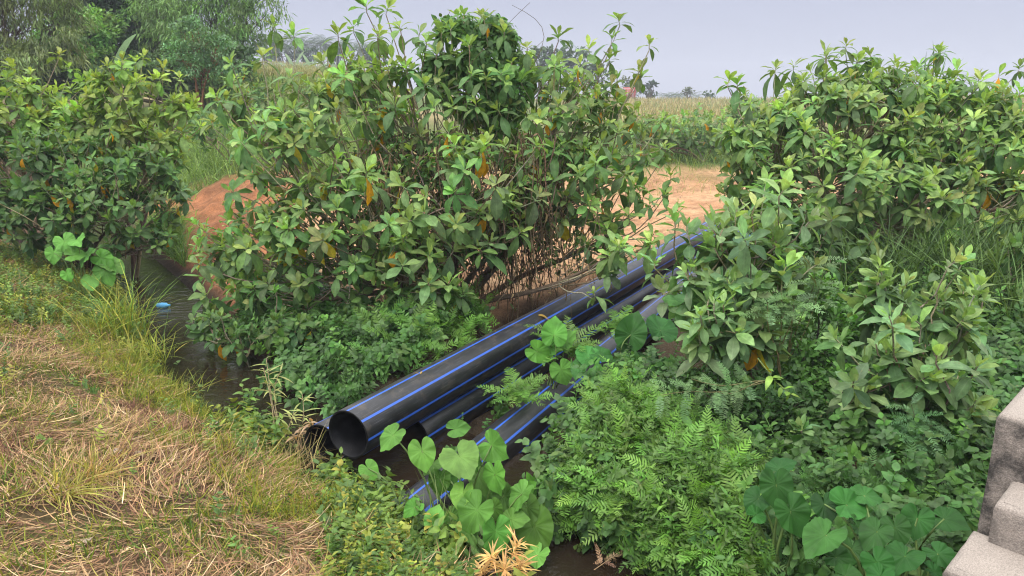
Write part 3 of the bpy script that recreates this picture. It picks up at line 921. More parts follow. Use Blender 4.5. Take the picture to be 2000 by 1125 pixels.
# stubble tussocks standing up
T = bank_points(2600, lambda x, y, s: s < -1.2)
T = T[noise_keep(T, .9, .45, .7, 77)][:900]
n = 60
c = np.repeat(T, n, 0) + rng.normal(0, .07, (len(T) * n, 3)) * np.array([1, 1, 0])
c[:, 2] = ground_z(c[:, 0], c[:, 1])
d = np.array([0, 0, 1.0]) + rng.normal(0, .5, c.shape)
pc = np.array([.20, .10, .07]) * np.exp(rng.normal(0, .28, (len(c), 1))) * np.exp(rng.normal(0, .05, c.shape))
scatter(mb, T_blade, c, d, rng.normal(size=c.shape), rng.uniform(.06, .19, len(c)), rng.uniform(.004, .008, len(c)), pc, .1, .1)
tag(link('dry_straw', mb.build('dry_straw', M_straw)), 'mown dry straw and stubble covering the near bank', 'straw', kind='stuff')

# short green and yellow-green regrowth
mb = MB()
P = bank_points(230000, lambda x, y, s: s < -.85)
P = P[noise_keep(P, 1.3, .40, .60, 31) | (rng.random(len(P)) < .14)]
d = np.array([0, 0, .75]) + rng.normal(0, .5, P.shape)
pal = np.array([[.22, .25, .035], [.13, .20, .03], [.32, .29, .05], [.09, .16, .03]])
pc = pal[rng.choice(4, len(P), p=[.34, .3, .2, .16])] * np.exp(rng.normal(0, .22, (len(P), 1)))
scatter(mb, T_blade, P, d, rng.normal(size=P.shape), rng.uniform(.04, .17, len(P)), rng.uniform(.004, .010, len(P)), pc, rng.uniform(0, .7, len(P)), .1)
# denser yellow-green fringe along the water
P = bank_points(300000, lambda x, y, s: (s < -.62) & (s > -1.9 - .5 * (y > 9)) & (y > 5.2), xr=(-10, 1))
s_ = -stream_s(P[:, 0], P[:, 1])
wid = np.interp(P[:, 1], [5, 6.6, 7.6, 8.6, 10, 13], [1.3, 1.0, .7, .7, .95, 1.3]) + (fbm(P[:, 0] * 1.4, P[:, 1] * 1.4, 3) - .5) * 1.3
P = P[(rng.random(len(P)) < sstep(0, -.35, s_ - .62 - wid) * .9 + .03) & noise_keep(P, 2.6, .25, .6, 3)]
d = np.array([.15, -.05, .8]) + rng.normal(0, .55, P.shape)
pal = np.array([[.27, .29, .035], [.18, .25, .03], [.38, .32, .05], [.11, .18, .03]])
pc = pal[rng.choice(4, len(P), p=[.36, .3, .18, .16])] * np.exp(rng.normal(0, .2, (len(P), 1)))
scatter(mb, T_blade, P, d, rng.normal(size=P.shape), rng.uniform(.05, .26, len(P)), rng.uniform(.004, .009, len(P)), pc, rng.uniform(.1, 1.0, len(P)), .1)
tag(link('bank_grass', mb.build('bank_grass', M_grass)), 'yellow-green grass growing through the straw and fringing the water', 'grass', kind='stuff')


# ------------------------------------------------------------------ ground cover on the far bank
def far_points(n, test, xr, yr, m=140):
    P = np.stack([rng.uniform(*xr, n), rng.uniform(*yr, n)], 1)
    s = stream_s(P[:, 0], P[:, 1])
    P = P[test(P[:, 0], P[:, 1], s)]
    P3 = np.column_stack([P, ground_z(P[:, 0], P[:, 1])])
    return P3[inview(P3, m)]


def pipe_clear(P):
    """keep off the run of the pipes"""
    lat = P[:, 0] * .876 - P[:, 1] * .481
    return (lat < -5.45) | (lat > np.where(P[:, 1] < 9.5, -2.95, -3.3)) | ((lat > -4.3) & (lat < -4.05) & (rng.random(len(P)) < .12))


G_DARK, G_MID, G_FERN = np.array([.066, .15, .036]), np.array([.10, .215, .044]), np.array([.13, .27, .042])

# leafy shoots and creepers, dark, over the whole bank
mb = MB()
P = far_points(60000, lambda x, y, s: (s > .22) & (s < 3.0 - .8 * (x < -1.2)), (-7, 10), (4.2, 14))
P = P[pipe_clear(P) & ~((P[:, 0] < -4.4) & (P[:, 1] > 10.6)) & ~((P[:, 1] > 9.4) & (stream_s(P[:, 0], P[:, 1]) < .62))]
P = P[rng.random(len(P)) < .30 * np.minimum(1, 9 / P[:, 1]) + .08]
P2 = far_points(26000, lambda x, y, s: s > 2.6, (2.6, 11), (5, 15))
P2 = P2[pipe_clear(P2) & (P2[:, 0] * .876 - P2[:, 1] * .481 > -3.4)]
P = np.concatenate([P, P2])
P = P[np.argsort(rng.random(len(P)))][:15000]
for k in range(3):
    Q = P[k::3]
    d = np.array([-.15, -.35, .75]) + rng.normal(0, .45, Q.shape)
    c = np.where(rng.random((len(Q), 1)) < .3, G_MID, G_DARK) * np.exp(rng.normal(0, .25, (len(Q), 1))) * np.exp(rng.normal(0, .07, Q.shape))
    L = rng.uniform(.16, .42, len(Q))
    scatter(mb, T_sprig[k], Q + np.array([0, 0, 1.0]) * rng.uniform(0, .14, (len(Q), 1)), d, rng.normal(size=Q.shape), L, L * rng.uniform(.55, .85, len(Q)), c, rng.uniform(0, .3, len(Q)), 0)
tag(link('ground_cover', mb.build('ground_cover', M_small)), 'dark green leafy creepers covering the far bank of the stream', 'ground cover', kind='stuff')

# the ferns
mb = MB()
def ferns(P, lo, hi, col, up=(0, 0, .75), spread=.6, zj=.3, cv=.2):
    for k in range(3):
        Q = P[k::3]
        if not len(Q): continue
        d = np.asarray(up) + rng.normal(0, spread, Q.shape)
        d[:, 2] = np.maximum(d[:, 2], -.1)
        L = rng.uniform(lo, hi, len(Q))
        c = vary(col, len(Q), cv, .06)
        scatter(mb, T_fern[k], Q + np.array([0, 0, 1.0]) * rng.uniform(0, zj, (len(Q), 1)), d, np.array([0, -.35, 1.0]) + rng.normal(0, .35, Q.shape), L, L * rng.uniform(.30, .42, len(Q)), c, rng.uniform(.25, .8, len(Q)), .15)


def in_px(P, poly, dz=.3):
    u, v, _ = proj(P + np.array([0, 0, dz]))
    poly = np.array(poly, float); inside = np.zeros(len(P), bool)
    for a, b in zip(poly, np.roll(poly, -1, 0)):
        cond = ((a[1] > v) != (b[1] > v)) & (u < (b[0] - a[0]) * (v - a[1]) / (b[1] - a[1] + 1e-9) + a[0])
        inside ^= cond
    return inside


P = far_points(90000, lambda x, y, s: (s > .3) & (s < 6), (-1, 6), (4, 10))
P = P[(P[:, 0] * .876 - P[:, 1] * .481) > -3.02]
A = P[in_px(P, [(1165, 775), (1230, 755), (1330, 830), (1450, 880), (1460, 1000), (1500, 1125), (1230, 1130), (1100, 1050), (1085, 950), (1140, 880)])]
ferns(A[:1700], .22, .46, G_FERN * 1.1, zj=.30)
ferns(A[1700:2500], .2, .4, G_FERN * .6, zj=.26, cv=.3)
for k in range(3):
    Q = A[2500 + k:4300:3]
    L = rng.uniform(.16, .34, len(Q))
    scatter(mb, T_narrow[k], Q + np.array([0, 0, 1.0]) * rng.uniform(0, .3, (len(Q), 1)), np.array([0, -.25, .8]) + rng.normal(0, .5, Q.shape), rng.normal(size=Q.shape), L, L * rng.uniform(.4, .65, len(Q)), vary(G_FERN * .68, len(Q), .28, .07), rng.uniform(0, .4, len(Q)), 0)
B_ = P[in_px(P, [(1440, 880), (1900, 900), (1850, 1130), (1470, 1130)])]
ferns(B_[:650], .18, .36, G_DARK * 1.1, zj=.12)
C_ = far_points(60000, lambda x, y, s: (s > .9) & (s < 3.2), (-4, 2), (7, 12))
ferns(C_[in_px(C_, [(760, 570), (980, 570), (980, 640), (850, 690), (740, 660)])][:330], .3, .6, G_FERN * .9, zj=.2)
ferns(C_[in_px(C_, [(540, 590), (760, 600), (800, 720), (650, 790), (540, 730)])][:260], .2, .45, G_MID, zj=.15)
tag(link('ferns', mb.build('ferns', M_small)), 'mass of bright green sword ferns spilling down the bank to the water', 'ferns', kind='stuff')

# fern tufts that grow up between the pipes
def fern_tuft(label, u, v, y, n, lo, hi, col):
    b = W(u, v, y)
    t = MB(); global mb
    keep, mb = mb, t
    az = np.arange(n) * 2.4
    Q = np.tile(b, (n, 1)) + rng.normal(0, .05, (n, 3))
    for k in range(3):
        s = slice(k, None, 3)
        d = np.stack([np.cos(az[s]) * .8, np.sin(az[s]) * .8, np.full(len(az[s]), .75)], 1) + rng.normal(0, .2, (len(az[s]), 3))
        L = rng.uniform(lo, hi, len(d))
        scatter(t, T_fern[k], Q[s], d, np.array([0, -.2, 1.0]), L, L * .38, vary(col, len(d), .15, .05), rng.uniform(.3, .7, len(d)), .15)
    mb = keep
    return tag(link('fern', t.build('fern', M_small, b), loc=b), label, 'fern')


fern_tuft('bright fern tuft growing up between two black pipes, leaning over the lower one', 1010, 775, 7.9, 20, .3, .5, G_FERN)
fern_tuft('fern tuft beside big taro leaves between the striped pipes', 1105, 690, 8.9, 20, .3, .55, G_FERN * .9)
fern_tuft('upright fern tuft growing out of the gap beside a brown stained pipe', 1212, 640, 9.6, 18, .3, .5, G_FERN * .85)

# ------------------------------------------------------------------ the shrubs
SILV = (np.array([.31, .45, .16]), np.array([.185, .305, .13]), np.array([.115, .20, .09]))
LBR = (np.array([.34, .46, .10]), np.array([.20, .31, .075]), np.array([.115, .20, .06]))
DRK = (np.array([.15, .26, .07]), np.array([.085, .17, .052]), np.array([.06, .125, .042]))

main = broad_shrub('broadleaf_shrub', 'big tangled shrub with whorled leaves and bare twigs behind the black pipes', (-.9, 11.3),
    [(800, 220, 12.10, 165, 130), (960, 170, 12.32, 140, 90), (1080, 230, 12.10, 150, 100), (650, 260, 11.54, 130, 110), (560, 320, 11.31, 110, 100),
     (700, 420, 10.98, 160, 110), (520, 480, 11.42, 130, 90), (900, 380, 10.75, 160, 110), (1100, 370, 11.42, 120, 100), (1195, 290, 12.32, 100, 80),
     (1230, 420, 11.65, 85, 65), (480, 580, 11.87, 90, 65), (650, 520, 10.75, 110, 70), (500, 230, 11.87, 70, 60), (1190, 490, 10.75, 70, 50), (800, 500, 10.19, 90, 60), (420, 640, 12.21, 60, 40), (445, 500, 11.9, 60, 50), (600, 440, 10.9, 110, 70), (980, 470, 10.6, 90, 50), (840, 560, 10.3, 80, 35), (560, 560, 11, 90, 50)],
    dens=4.4, L=.29, K=11, yellow=.02, trunks=3, rad=.06, curl=(.1, .75),
    tips=[(715, 8, 11.87), (757, 14, 11.87), (740, 60, 11.76), (660, 62, 11.65), (690, 48, 11.87), (1207, 34, 12.10), (1196, 72, 12.10), (1190, 110, 12.10), (1268, 100, 12.10), (1250, 135, 12.10), (1090, 66, 12.10), (893, 28, 12.21), (940, 30, 12.21), (820, 62, 11.98), (1150, 90, 12.10), (1205, 150, 12.10),
          (540, 110, 12.21), (590, 125, 12.21), (640, 110, 12.21), (905, 28, 11.7), (945, 35, 11.7), (985, 60, 11.7), (862, 58, 11.7), (1000, 120, 11.6), (880, 115, 11.5), (950, 150, 11.4), (915, 85, 11.5), (1030, 90, 11.7), (930, 200, 11.2), (455, 155, 12.21), (430, 215, 11.98), (415, 235, 11.76), (475, 210, 11.76), (385, 490, 12.10), (350, 650, 12.43), (1300, 290, 12.10), (1310, 340, 11.76), (1270, 470, 10.53), (1210, 530, 10.08), (1160, 570, 9.86), (705, 570, 10.30), (600, 590, 10.42), (755, 620, 10.08), (890, 560, 9.97)])

right_tree = broad_shrub('broadleaf_tree', 'large dense dome shaped broadleaf tree with leaf whorls on the right bank', (5.0, 12.4),
    [(1650, 252, 12.8, 190, 110), (1500, 302, 12.2, 100, 100), (1830, 262, 12.8, 180, 100), (1960, 322, 12, 120, 120), (1620, 362, 11.8, 190, 100), (1800, 382, 11.6, 170, 90),
     (1960, 390, 11, 100, 60), (1490, 367, 12.2, 85, 55), (1580, 395, 12.2, 110, 60), (1740, 192, 13.2, 150, 60), (1600, 442, 12.8, 130, 70), (1800, 452, 12.6, 140, 60)],
    dens=6.6, L=.28, K=13, curl=(.15, .8), lw=.42, upax=.55, shoot=.32, yellow=.01, trunks=2, rad=.09, shell=(.78, 1.03),
    tips=[(1515, 130, 12.8), (1550, 125, 12.8), (1615, 108, 13), (1650, 112, 13), (1700, 105, 13), (1675, 118, 13), (1830, 130, 13), (1870, 135, 13), (1910, 152, 13), (1950, 160, 13), (1985, 165, 12.8), (1420, 180, 12.4), (1440, 160, 12.4)])

broad_shrub('broadleaf_shrub', 'bright green shrub with pale forked stem beside the eroded clay bank', (-8.0, 15.6),
    [(270, 202, 16, 105, 75), (200, 252, 15.8, 90, 55), (325, 242, 16, 60, 55), (290, 282, 15.6, 80, 50)], dens=5.0, L=.30, K=13, cols=LBR, shoot=.4, tips=[(280, 108, 16), (240, 130, 16), (320, 130, 16), (350, 150, 16)], yellow=.008, shell=(.7, 1.04))
broad_shrub('broadleaf_shrub', 'yellow-green shrub on the far left under the bamboo', (-10.4, 15.8),
    [(60, 212, 16, 110, 55), (30, 272, 15.6, 90, 70), (130, 262, 15.8, 70, 60), (-60, 232, 16, 90, 80)], dens=5.0, L=.30, K=13, cols=LBR, shoot=.4, tips=[(60, 140, 16), (110, 138, 16), (140, 150, 16), (15, 150, 16)], yellow=.006)
broad_shrub('broadleaf_shrub', 'dark green shrub overhanging the stream beside the taro plants', (-8.5, 14.9),
    [(140, 340, 14.6, 120, 70), (235, 410, 14.2, 105, 65), (150, 420, 14, 95, 50), (50, 330, 14.6, 85, 70), (270, 465, 14, 70, 32), (300, 340, 15, 60, 50), (60, 430, 14.2, 80, 45), (-20, 400, 14.4, 80, 60), (150, 460, 13.9, 60, 30), (340, 400, 14.8, 40, 50)], dens=6.0, L=.27, K=12, cols=DRK, yellow=.008)

broad_shrub('broadleaf_shrub', 'grey-green young shrub with large soft leaves hiding the upper end of the pipes', (2.75, 7.55),
    [(1450, 490, 7.5, 95, 60), (1370, 550, 7.4, 80, 55), (1470, 550, 7.3, 100, 70), (1390, 630, 7.0, 85, 55), (1470, 660, 7.0, 60, 45)], dens=10, L=.27, K=13, cols=SILV, yellow=.004, tm=T_wide, nodes=1.0, curl=(0, .45), tips=[(1440, 405, 7.5), (1475, 400, 7.5), (1400, 425, 7.5), (1510, 440, 7.5), (1280, 500, 7.4), (1290, 560, 7.3), (1545, 505, 7.3)], rad=.03, lw=.47, trunks=2)
broad_shrub('broadleaf_shrub', 'grey-green young shrub in front of the tall grass, nearest the concrete wall', (3.7, 6.6),
    [(1720, 600, 7.0, 70, 65), (1830, 620, 6.9, 100, 60), (1760, 720, 6.6, 110, 65), (1860, 780, 6.5, 75, 60), (1680, 760, 6.5, 65, 45)], dens=10, L=.27, K=13, cols=SILV, yellow=.004, tm=T_wide, nodes=1.0, curl=(0, .45), tips=[(1720, 520, 7), (1735, 545, 7), (1830, 570, 6.9), (1905, 560, 6.9), (1920, 585, 6.8)], rad=.03, lw=.47, trunks=2)
broad_shrub('broadleaf_sapling', 'single low leaf whorl above the ferns between the two young shrubs', (2.45, 6.2), [(1565, 842, 6.2, 12, 10)], dens=30, L=.19, K=11, cols=SILV, tips=[(1565, 835, 6.2)], rad=.01)
broad_shrub('broadleaf_sapling', 'low sapling with drooping leaves dipping into the stream under the tangled shrub', (-3.6, 10.0), [(460, 665, 10.1, 45, 24), (400, 635, 10.6, 35, 20), (560, 640, 9.8, 60, 35)], dens=14, L=.22, K=11, cols=DRK, rad=.015)

# ------------------------------------------------------------------ taro
def taro_leaf_mesh():
    ang = np.linspace(-math.pi, math.pi, 61)
    ra = np.interp(np.abs(np.degrees(ang)), [0, 6, 18, 40, 70, 100, 130, 152, 166, 174, 180], [.68, .62, .545, .49, .45, .44, .46, .45, .36, .20, .09])
    rings = np.array([.02, .25, .5, .75, .92, 1.0])
    X = np.outer(rings, ra * np.sin(ang)); Y = np.outer(rings, ra * np.cos(ang))
    n, m = X.shape
    q = [(i * m + j, i * m + j + 1, (i + 1) * m + j + 1, (i + 1) * m + j) for i in range(n - 1) for j in range(m - 1)]
    return X, Y, np.array(q), ang, rings


TX, TY, TQ, TANG, TRING = taro_leaf_mesh()


def taro(label, base, leaves, col, group=None, tilt=48):
    """leaves: (column, row, distance offset, blade length in photo pixels, direction of the tip in degrees, shade)"""
    bu, bv, by = base
    B0 = W(bu, bv, by)
    B0[2] = float(ground_z(B0[0], B0[1])) - .03
    t = thing('taro_plant', label, 'taro plant', B0, group)
    for (u, v, dy, px, ang, shade) in leaves:
        c = W(u, v, by + dy)
        L = px * PXM(by + dy) * 1.12
        tl = math.radians(tilt + rng.normal(0, 16))
        n = norm(np.array([rng.normal(0, .38), -math.cos(tl), math.sin(tl)]))
        a = math.radians(ang)
        di = np.array([math.cos(a), .25 * math.cos(a), math.sin(a)])
        d = norm(di - n * (di @ n)); x = np.cross(d, n)
        zz = rng.uniform(.08, .3) * np.abs(TX) - .28 * np.maximum(TY, 0) ** 2 - .22 * np.minimum(TY, 0) ** 2 + .03 * np.sin(TANG * 7 + rng.uniform(0, 6))[None] * TRING[:, None] ** 2 * (1 + .6 * rng.normal(size=(1, len(TANG)))) + .012 * np.cos(TANG * 17)[None] * TRING[:, None]
        asp = rng.uniform(.88, 1.05)
        V = c + L * (TX[..., None] * x * asp + TY[..., None] * d + zz[..., None] * n)
        m = MB()
        cc = np.asarray(col) * shade * np.exp(rng.normal(0, .07, 3))
        m.add(V.reshape(-1, 3), TQ, cc, np.stack([np.broadcast_to(TANG, TX.shape), np.broadcast_to(TRING[:, None], TX.shape)], -1).reshape(-1, 2))
        lf = link('leaf', m.build('leaf', M_taro, B0), t)
        s = MB()
        pt = curve(B0 + rng.normal(0, .03, 3) * np.array([1, 1, 0]), c, 9, wob=.06, lift=.10)
        tubes(s, pt, np.linspace(.013, .006, 9)[None], np.array([.16, .25, .07]), 6)
        link('stalk', s.build('stalk', M_small, B0), lf)
    return t


TG = np.array([.105, .255, .042])
taro('tall taro plant in front of the pipe mouths with the biggest pale leaves', (905, 1075, 5.75), [
    (824, 880, .05, 62, -80, 1.1), (897, 891, -.1, 88, -70, 1.1), (960, 870, .1, 66, -25, 1.05), (905, 962, -.25, 56, -75, 1.25), (967, 926, -.1, 62, -60, 1.2),
    (936, 933, .1, 52, -85, .75), (890, 838, .2, 44, 5, .9), (768, 850, .1, 56, -118, 1.05), (859, 935, .15, 48, -90, .75), (985, 968, 0, 58, -40, .8), (845, 905, .25, 44, -110, .7), (925, 905, .25, 56, -50, .65), (870, 930, .2, 50, -70, .7), (950, 960, .2, 60, -95, .6)], TG)
taro('lower taro plant beside the fern mass with dark leaves hanging over the brown water', (985, 1120, 5.45), [
    (932, 996, -.1, 84, -112, .85), (911, 1041, -.15, 52, -100, .85), (967, 1038, -.2, 78, -100, 1.05), (1020, 965, .1, 66, -85, 1.0), (1044, 1027, .1, 92, -80, .72),
    (999, 1015, 0, 56, -25, .95), (964, 992, .1, 46, -60, .75), (1050, 1085, -.05, 62, -90, 1.7), (1030, 990, .2, 60, -70, .7), (880, 1010, .1, 46, -80, .8), (905, 1000, .2, 60, -70, .7), (975, 1075, .1, 60, -50, .75), (945, 1075, 0, 55, -110, .8), (1025, 1060, .2, 60, -60, .65)], TG)
taro('small pale taro among yellow-green weeds left of the tall taro', (815, 1110, 5.35), [
    (800, 1057, 0, 56, -85, 1.1), (848, 1015, 0, 46, 85, 1.15), (826, 1072, -.1, 40, -60, 1.25), (810, 990, .1, 42, -130, 1.0), (880, 1116, -.3, 72, -20, 1.35), (719, 915, .9, 42, -60, 1.2), (870, 1060, .1, 44, -80, .75)], TG)
TD = np.array([.036, .118, .024])
taro('dark green taro plant with five leaves in shade left of the broad taro patch', (1530, 1085, 4.85), [
    (1516, 946, 0, 78, -80, 1), (1544, 998, -.15, 78, -75, 1), (1480, 974, .05, 54, -118, .95), (1522, 916, .15, 56, 15, .9), (1476, 1006, -.1, 46, 20, 1.3)], TD, tilt=55)
taro('broad taro patch with many round dark leaves at the foot of the concrete steps', (1735, 1200, 4.15), [
    (1652, 986, .35, 78, -12, 1.35), (1688, 968, .45, 60, -40, 1.25), (1612, 1046, 0, 90, -108, 1.35), (1676, 1030, .2, 58, -60, .95), (1712, 1038, .1, 68, -108, .95), (1748, 1030, .2, 62, -70, .9),
    (1792, 1012, .3, 64, -90, 1.0), (1844, 1014, .3, 68, -58, .85), (1768, 1086, -.1, 78, -90, .95), (1712, 1098, -.2, 68, -70, .95), (1632, 1088, 0, 62, -40, .85), (1832, 1082, 0, 64, -80, .95),
    (1664, 1072, .1, 54, -90, .8), (1824, 1118, -.2, 54, -85, .9), (1720, 1125, -.3, 60, -80, .95), (1610, 985, .5, 60, -80, .6), (1650, 1125, -.2, 60, -60, .9)], TD, tilt=55)
taro('young taro with pale rounded leaves at the stream bend under the dark shrub', (165, 575, 12.6), [
    (126, 471, 0, 38, -70, 1.25), (151, 469, 0, 38, -60, 1.25), (105, 494, 0, 32, -95, 1.3), (142, 499, -.1, 34, 20, 1.05), (174, 496, 0, 40, -80, 1.05), (197, 503, .1, 38, -40, .95), (206, 528, 0, 46, -70, .95),
    (217, 517, .1, 42, -60, .85), (178, 545, -.1, 40, -75, 1.0), (131, 535, -.1, 24, -70, 1.3)], TG)
taro('dark leaved taro rising between the lowest pipe and the grey-green shrub', (1190, 765, 8.4), [
    (1136, 714, 0, 46, -80, 1.0), (1172, 694, .1, 48, -60, .8), (1180, 730, 0, 42, -95, .85), (1188, 748, -.1, 40, -40, .8), (1232, 654, .1, 68, 75, .75), (1290, 646, .2, 70, 80, .7), (1220, 688, .1, 44, -30, .75), (1148, 698, .1, 50, 100, 1.25), (1262, 700, 0, 50, -70, .7)], TD * 1.35, tilt=40)
taro('taro with upright leaves squeezed between the topmost pipe and the lowest pipe', (1075, 730, 8.6), [
    (1082, 654, 0, 56, 82, 1.05), (1048, 686, 0, 48, -40, .95), (1072, 680, .1, 44, -10, .9), (1096, 722, -.1, 48, -70, 1.3), (1105, 668, .1, 44, 70, .9)], TG, tilt=40)

# ------------------------------------------------------------------ grasses
def blades(mb, P, lo, hi, wlo, whi, cols, spread=.35, lean=(0, 0, 1), curl=(.2, 1.0), cv=.2, tm=T_blade):
    d = np.asarray(lean, float) + rng.normal(0, spread, P.shape) * np.array([1, 1, .3])
    cols = np.asarray(cols)
    c = cols[rng.integers(0, len(cols), len(P))] * np.exp(rng.normal(0, cv, (len(P), 1)))
    scatter(mb, tm, P, d, rng.normal(size=P.shape) + np.array([0, 0, .8]), rng.uniform(lo, hi, len(P)), rng.uniform(wlo, whi, len(P)), c, rng.uniform(curl[0], curl[1], len(P)), .12)


T_long = leaf_tmpl('blade', 1)
_t = np.linspace(0, 1, 8); PROFILE['long'] = (list(_t), list(np.interp(_t, [0, .3, .7, 1], [.7, 1, .7, .04])))
T_long = leaf_tmpl('long', 2)


def tuft(name, label, u, v, y, n, lo, hi, w, cols, spread=.35, r=.12, ground=True, lean=(0, 0, 1), cat='grass tuft', curl=(.3, 1.1)):
    b = W(u, v, y)
    if ground: b[2] = float(ground_z(b[0], b[1]))
    m = MB()
    P = b + rng.normal(0, r, (n, 3)) * np.array([1, 1, 0])
    blades(m, P, lo, hi, w * .7, w * 1.3, cols, spread, lean, curl, tm=T_long)
    return tag(link(name, m.build(name, M_grass, b), loc=b), label, cat)


GG = [[.13, .24, .04], [.20, .30, .05], [.09, .18, .04]]
GY = [[.28, .32, .05], [.35, .33, .06], [.18, .25, .04]]
tuft('grass_tuft', 'tall green grass tuft leaning over the water at the stream bend', 235, 655, 10.9, 170, .5, 1.05, .014, GG + GY, .28, .20, lean=(.12, 0, 1))
tuft('grass_tuft', 'yellow-green grass tuft hanging over the bank below the tall tuft', 265, 720, 9.8, 160, .25, .6, .011, GY, .45, .25)
tuft('grass_tuft', 'single long reed stems bent over the stream near the floating blue plastic', 290, 690, 10.3, 7, .6, .95, .012, GG, .25, .06, lean=(.35, 0, 1))
tuft('grass_tuft', 'short bright tuft of grass at the water edge near the rippling water', 355, 765, 9.2, 120, .15, .38, .01, GY, .4, .18)
tuft('grass_tuft', 'few tall pale grass stems rising among the tall taro leaves', 850, 1010, 5.5, 12, .5, .85, .010, [[.35, .42, .2], [.25, .35, .12]], .10, .05, curl=(0, .25))
tuft('grass_tuft', 'narrow bent grass blade beside the dry weed stalks', 655, 840, 7.3, 8, .3, .5, .012, [[.3, .32, .08], [.42, .36, .16]], .2, .03)
tuft('grass_tuft', 'tawny bundle of bent dry grass hanging at the lower pipe mouth', 565, 900, 6.9, 150, .2, .42, .006, [[.45, .36, .16], [.35, .25, .12], [.33, .32, .1]], .4, .18, lean=(.1, 0, .8))
tuft('cane_shoot', 'spiky cane shoot standing up behind the dome shaped tree', 1805, 215, 14.0, 14, .8, 1.25, .045, [[.10, .2, .07]], .3, .03, ground=False, cat='cane', curl=(0, .35))
tuft('grass_tuft', 'yellow drooping dry grass tuft lying in the mown straw', 110, 850, 5.0, 70, .2, .45, .008, [[.42, .36, .1], [.34, .33, .07]], .5, .07, lean=(.3, 0, .5), curl=(.6, 1.3))
tuft('grass_tuft', 'orange-tinged dry grass tuft lying beside the yellow one in the straw', 160, 810, 5.4, 70, .2, .4, .008, [[.46, .30, .12], [.40, .33, .09]], .5, .08, lean=(.4, 0, .5), curl=(.4, 1.2))

mb = MB()
P = far_points(24000, lambda x, y, s: (s > 1) & (x > 3.2), (3.2, 9), (7.5, 13))
P = P[in_px(P, [(1620, 640), (1700, 560), (1990, 560), (2000, 700), (1900, 640), (1750, 620)], dz=0)][:1500]
blades(mb, P, .5, 1.3, .012, .024, [[.085, .15, .045], [.13, .21, .065], [.045, .085, .028]], .36, curl=(.3, 1.2), tm=T_long)  # blades under the dome tree: its shade is put into their darker colours
P = far_points(60000, lambda x, y, s: (s > 1) & (x / y < -.14), (-14, -1), (17, 34))
P = P[(grassy_at := (sstep(21.5, 24, P[:, 1] + (fbm(P[:, 0] * 2.3 + 90, P[:, 1] * 2.3 + 33) - .5) * 3))) > rng.random(len(P))][:11000]
blades(mb, P, .25, .9, .012, .026, [[.17, .27, .065], [.24, .34, .09], [.12, .21, .05]], .35, curl=(.3, 1.2), tm=T_blade)
P = far_points(30000, lambda x, y, s: (s > .8) & (s < 4), (-12, -5.2), (14.5, 20))
P = P[P[:, 0] / P[:, 1] < -.44][:1800]
blades(mb, P, .3, .8, .010, .02, [[.10, .2, .05], [.15, .25, .06]], .35, curl=(.3, 1.2), tm=T_long)
P = far_points(9000, lambda x, y, s: (s > 2.5) & (x / y > -.1), (-2, 13), (13, 34))
P = P[noise_keep(P, .5, .58, .72, 12)][:1500]
blades(mb, P, .1, .4, .008, .018, [[.17, .24, .07], [.3, .28, .1]], .5)
P = far_points(60000, lambda x, y, s: (s > 2), (-3, 26), (27, 40))
P = P[sstep(28, 33, P[:, 1] + (fbm(P[:, 0] * .5, P[:, 1] * .5) - .5) * 6) > rng.random(len(P))][:6000]
blades(mb, P, .3, .9, .015, .03, [[.13, .22, .06], [.2, .28, .08]], .4)
tag(link('tall_grass', mb.build('tall_grass', M_grass)), 'long green grass under the dome tree and along the far field edge', 'grass', kind='stuff')

mb = MB()
P = far_points(40000, lambda x, y, s: (s > 2.8), (-10, 14), (11, 30))
P = P[noise_keep(P, .7, .45, .75, 61)][:5000]
an = rng.uniform(0, 6.28, len(P))
scatter(mb, T_curl, P + np.array([0, 0, .015]), np.stack([np.cos(an), np.sin(an), rng.normal(.05, .12, len(P))], 1), np.array([0, 0, 1.0]), rng.uniform(.08, .4, len(P)), rng.uniform(.006, .02, len(P)), np.array([[.30, .18, .10], [.42, .30, .18], [.16, .10, .06]])[rng.integers(0, 3, len(P))] * np.exp(rng.normal(0, .2, (len(P), 1))), .1, .3, bend=rng.normal(0, .3, len(P)))
tag(link('dry_debris', mb.build('dry_debris', M_straw)), 'dry twigs and leaf bits scattered over the sandy pad', 'debris', kind='stuff')

# leafy yellow-green weeds along the near bank
mb = MB()
P = bank_points(90000, lambda x, y, s: (s < -.30) & (s > -2.6))
u, v, _ = proj(P)
keep = ((u > 640) & (u < 900) & (v > 900) & (rng.random(len(P)) < 1)) | ((u > 455) & (u < 630) & (v > 745) & (v < 900) & (rng.random(len(P)) < .8)) | ((u < 230) & (v > 490) & (v < 640) & (rng.random(len(P)) < .4)) | (rng.random(len(P)) < .02)
P = P[keep][:8500]
u, v, _ = proj(P)
for k in range(3):
    Q = P[k::3]
    d = np.array([0, 0, .9]) + rng.normal(0, .4, Q.shape)
    pal = np.array([[.28, .32, .045], [.15, .24, .04], [.09, .17, .035], [.36, .33, .06]])
    c = pal[rng.choice(4, len(Q), p=[.22, .36, .38, .04])] * np.exp(rng.normal(0, .2, (len(Q), 1)))
    L = rng.uniform(.10, .27, len(Q)) * (1 + .7 * (stream_s(Q[:, 0], Q[:, 1]) > -.9)) 
    scatter(mb, T_sprig[k], Q, d, rng.normal(size=Q.shape), L, L * rng.uniform(.35, .6, len(Q)), c, .1, 0)
tag(link('bank_weeds', mb.build('bank_weeds', M_small)), 'yellow-green leafy weeds crowding the near bank by the taro', 'weeds', kind='stuff')


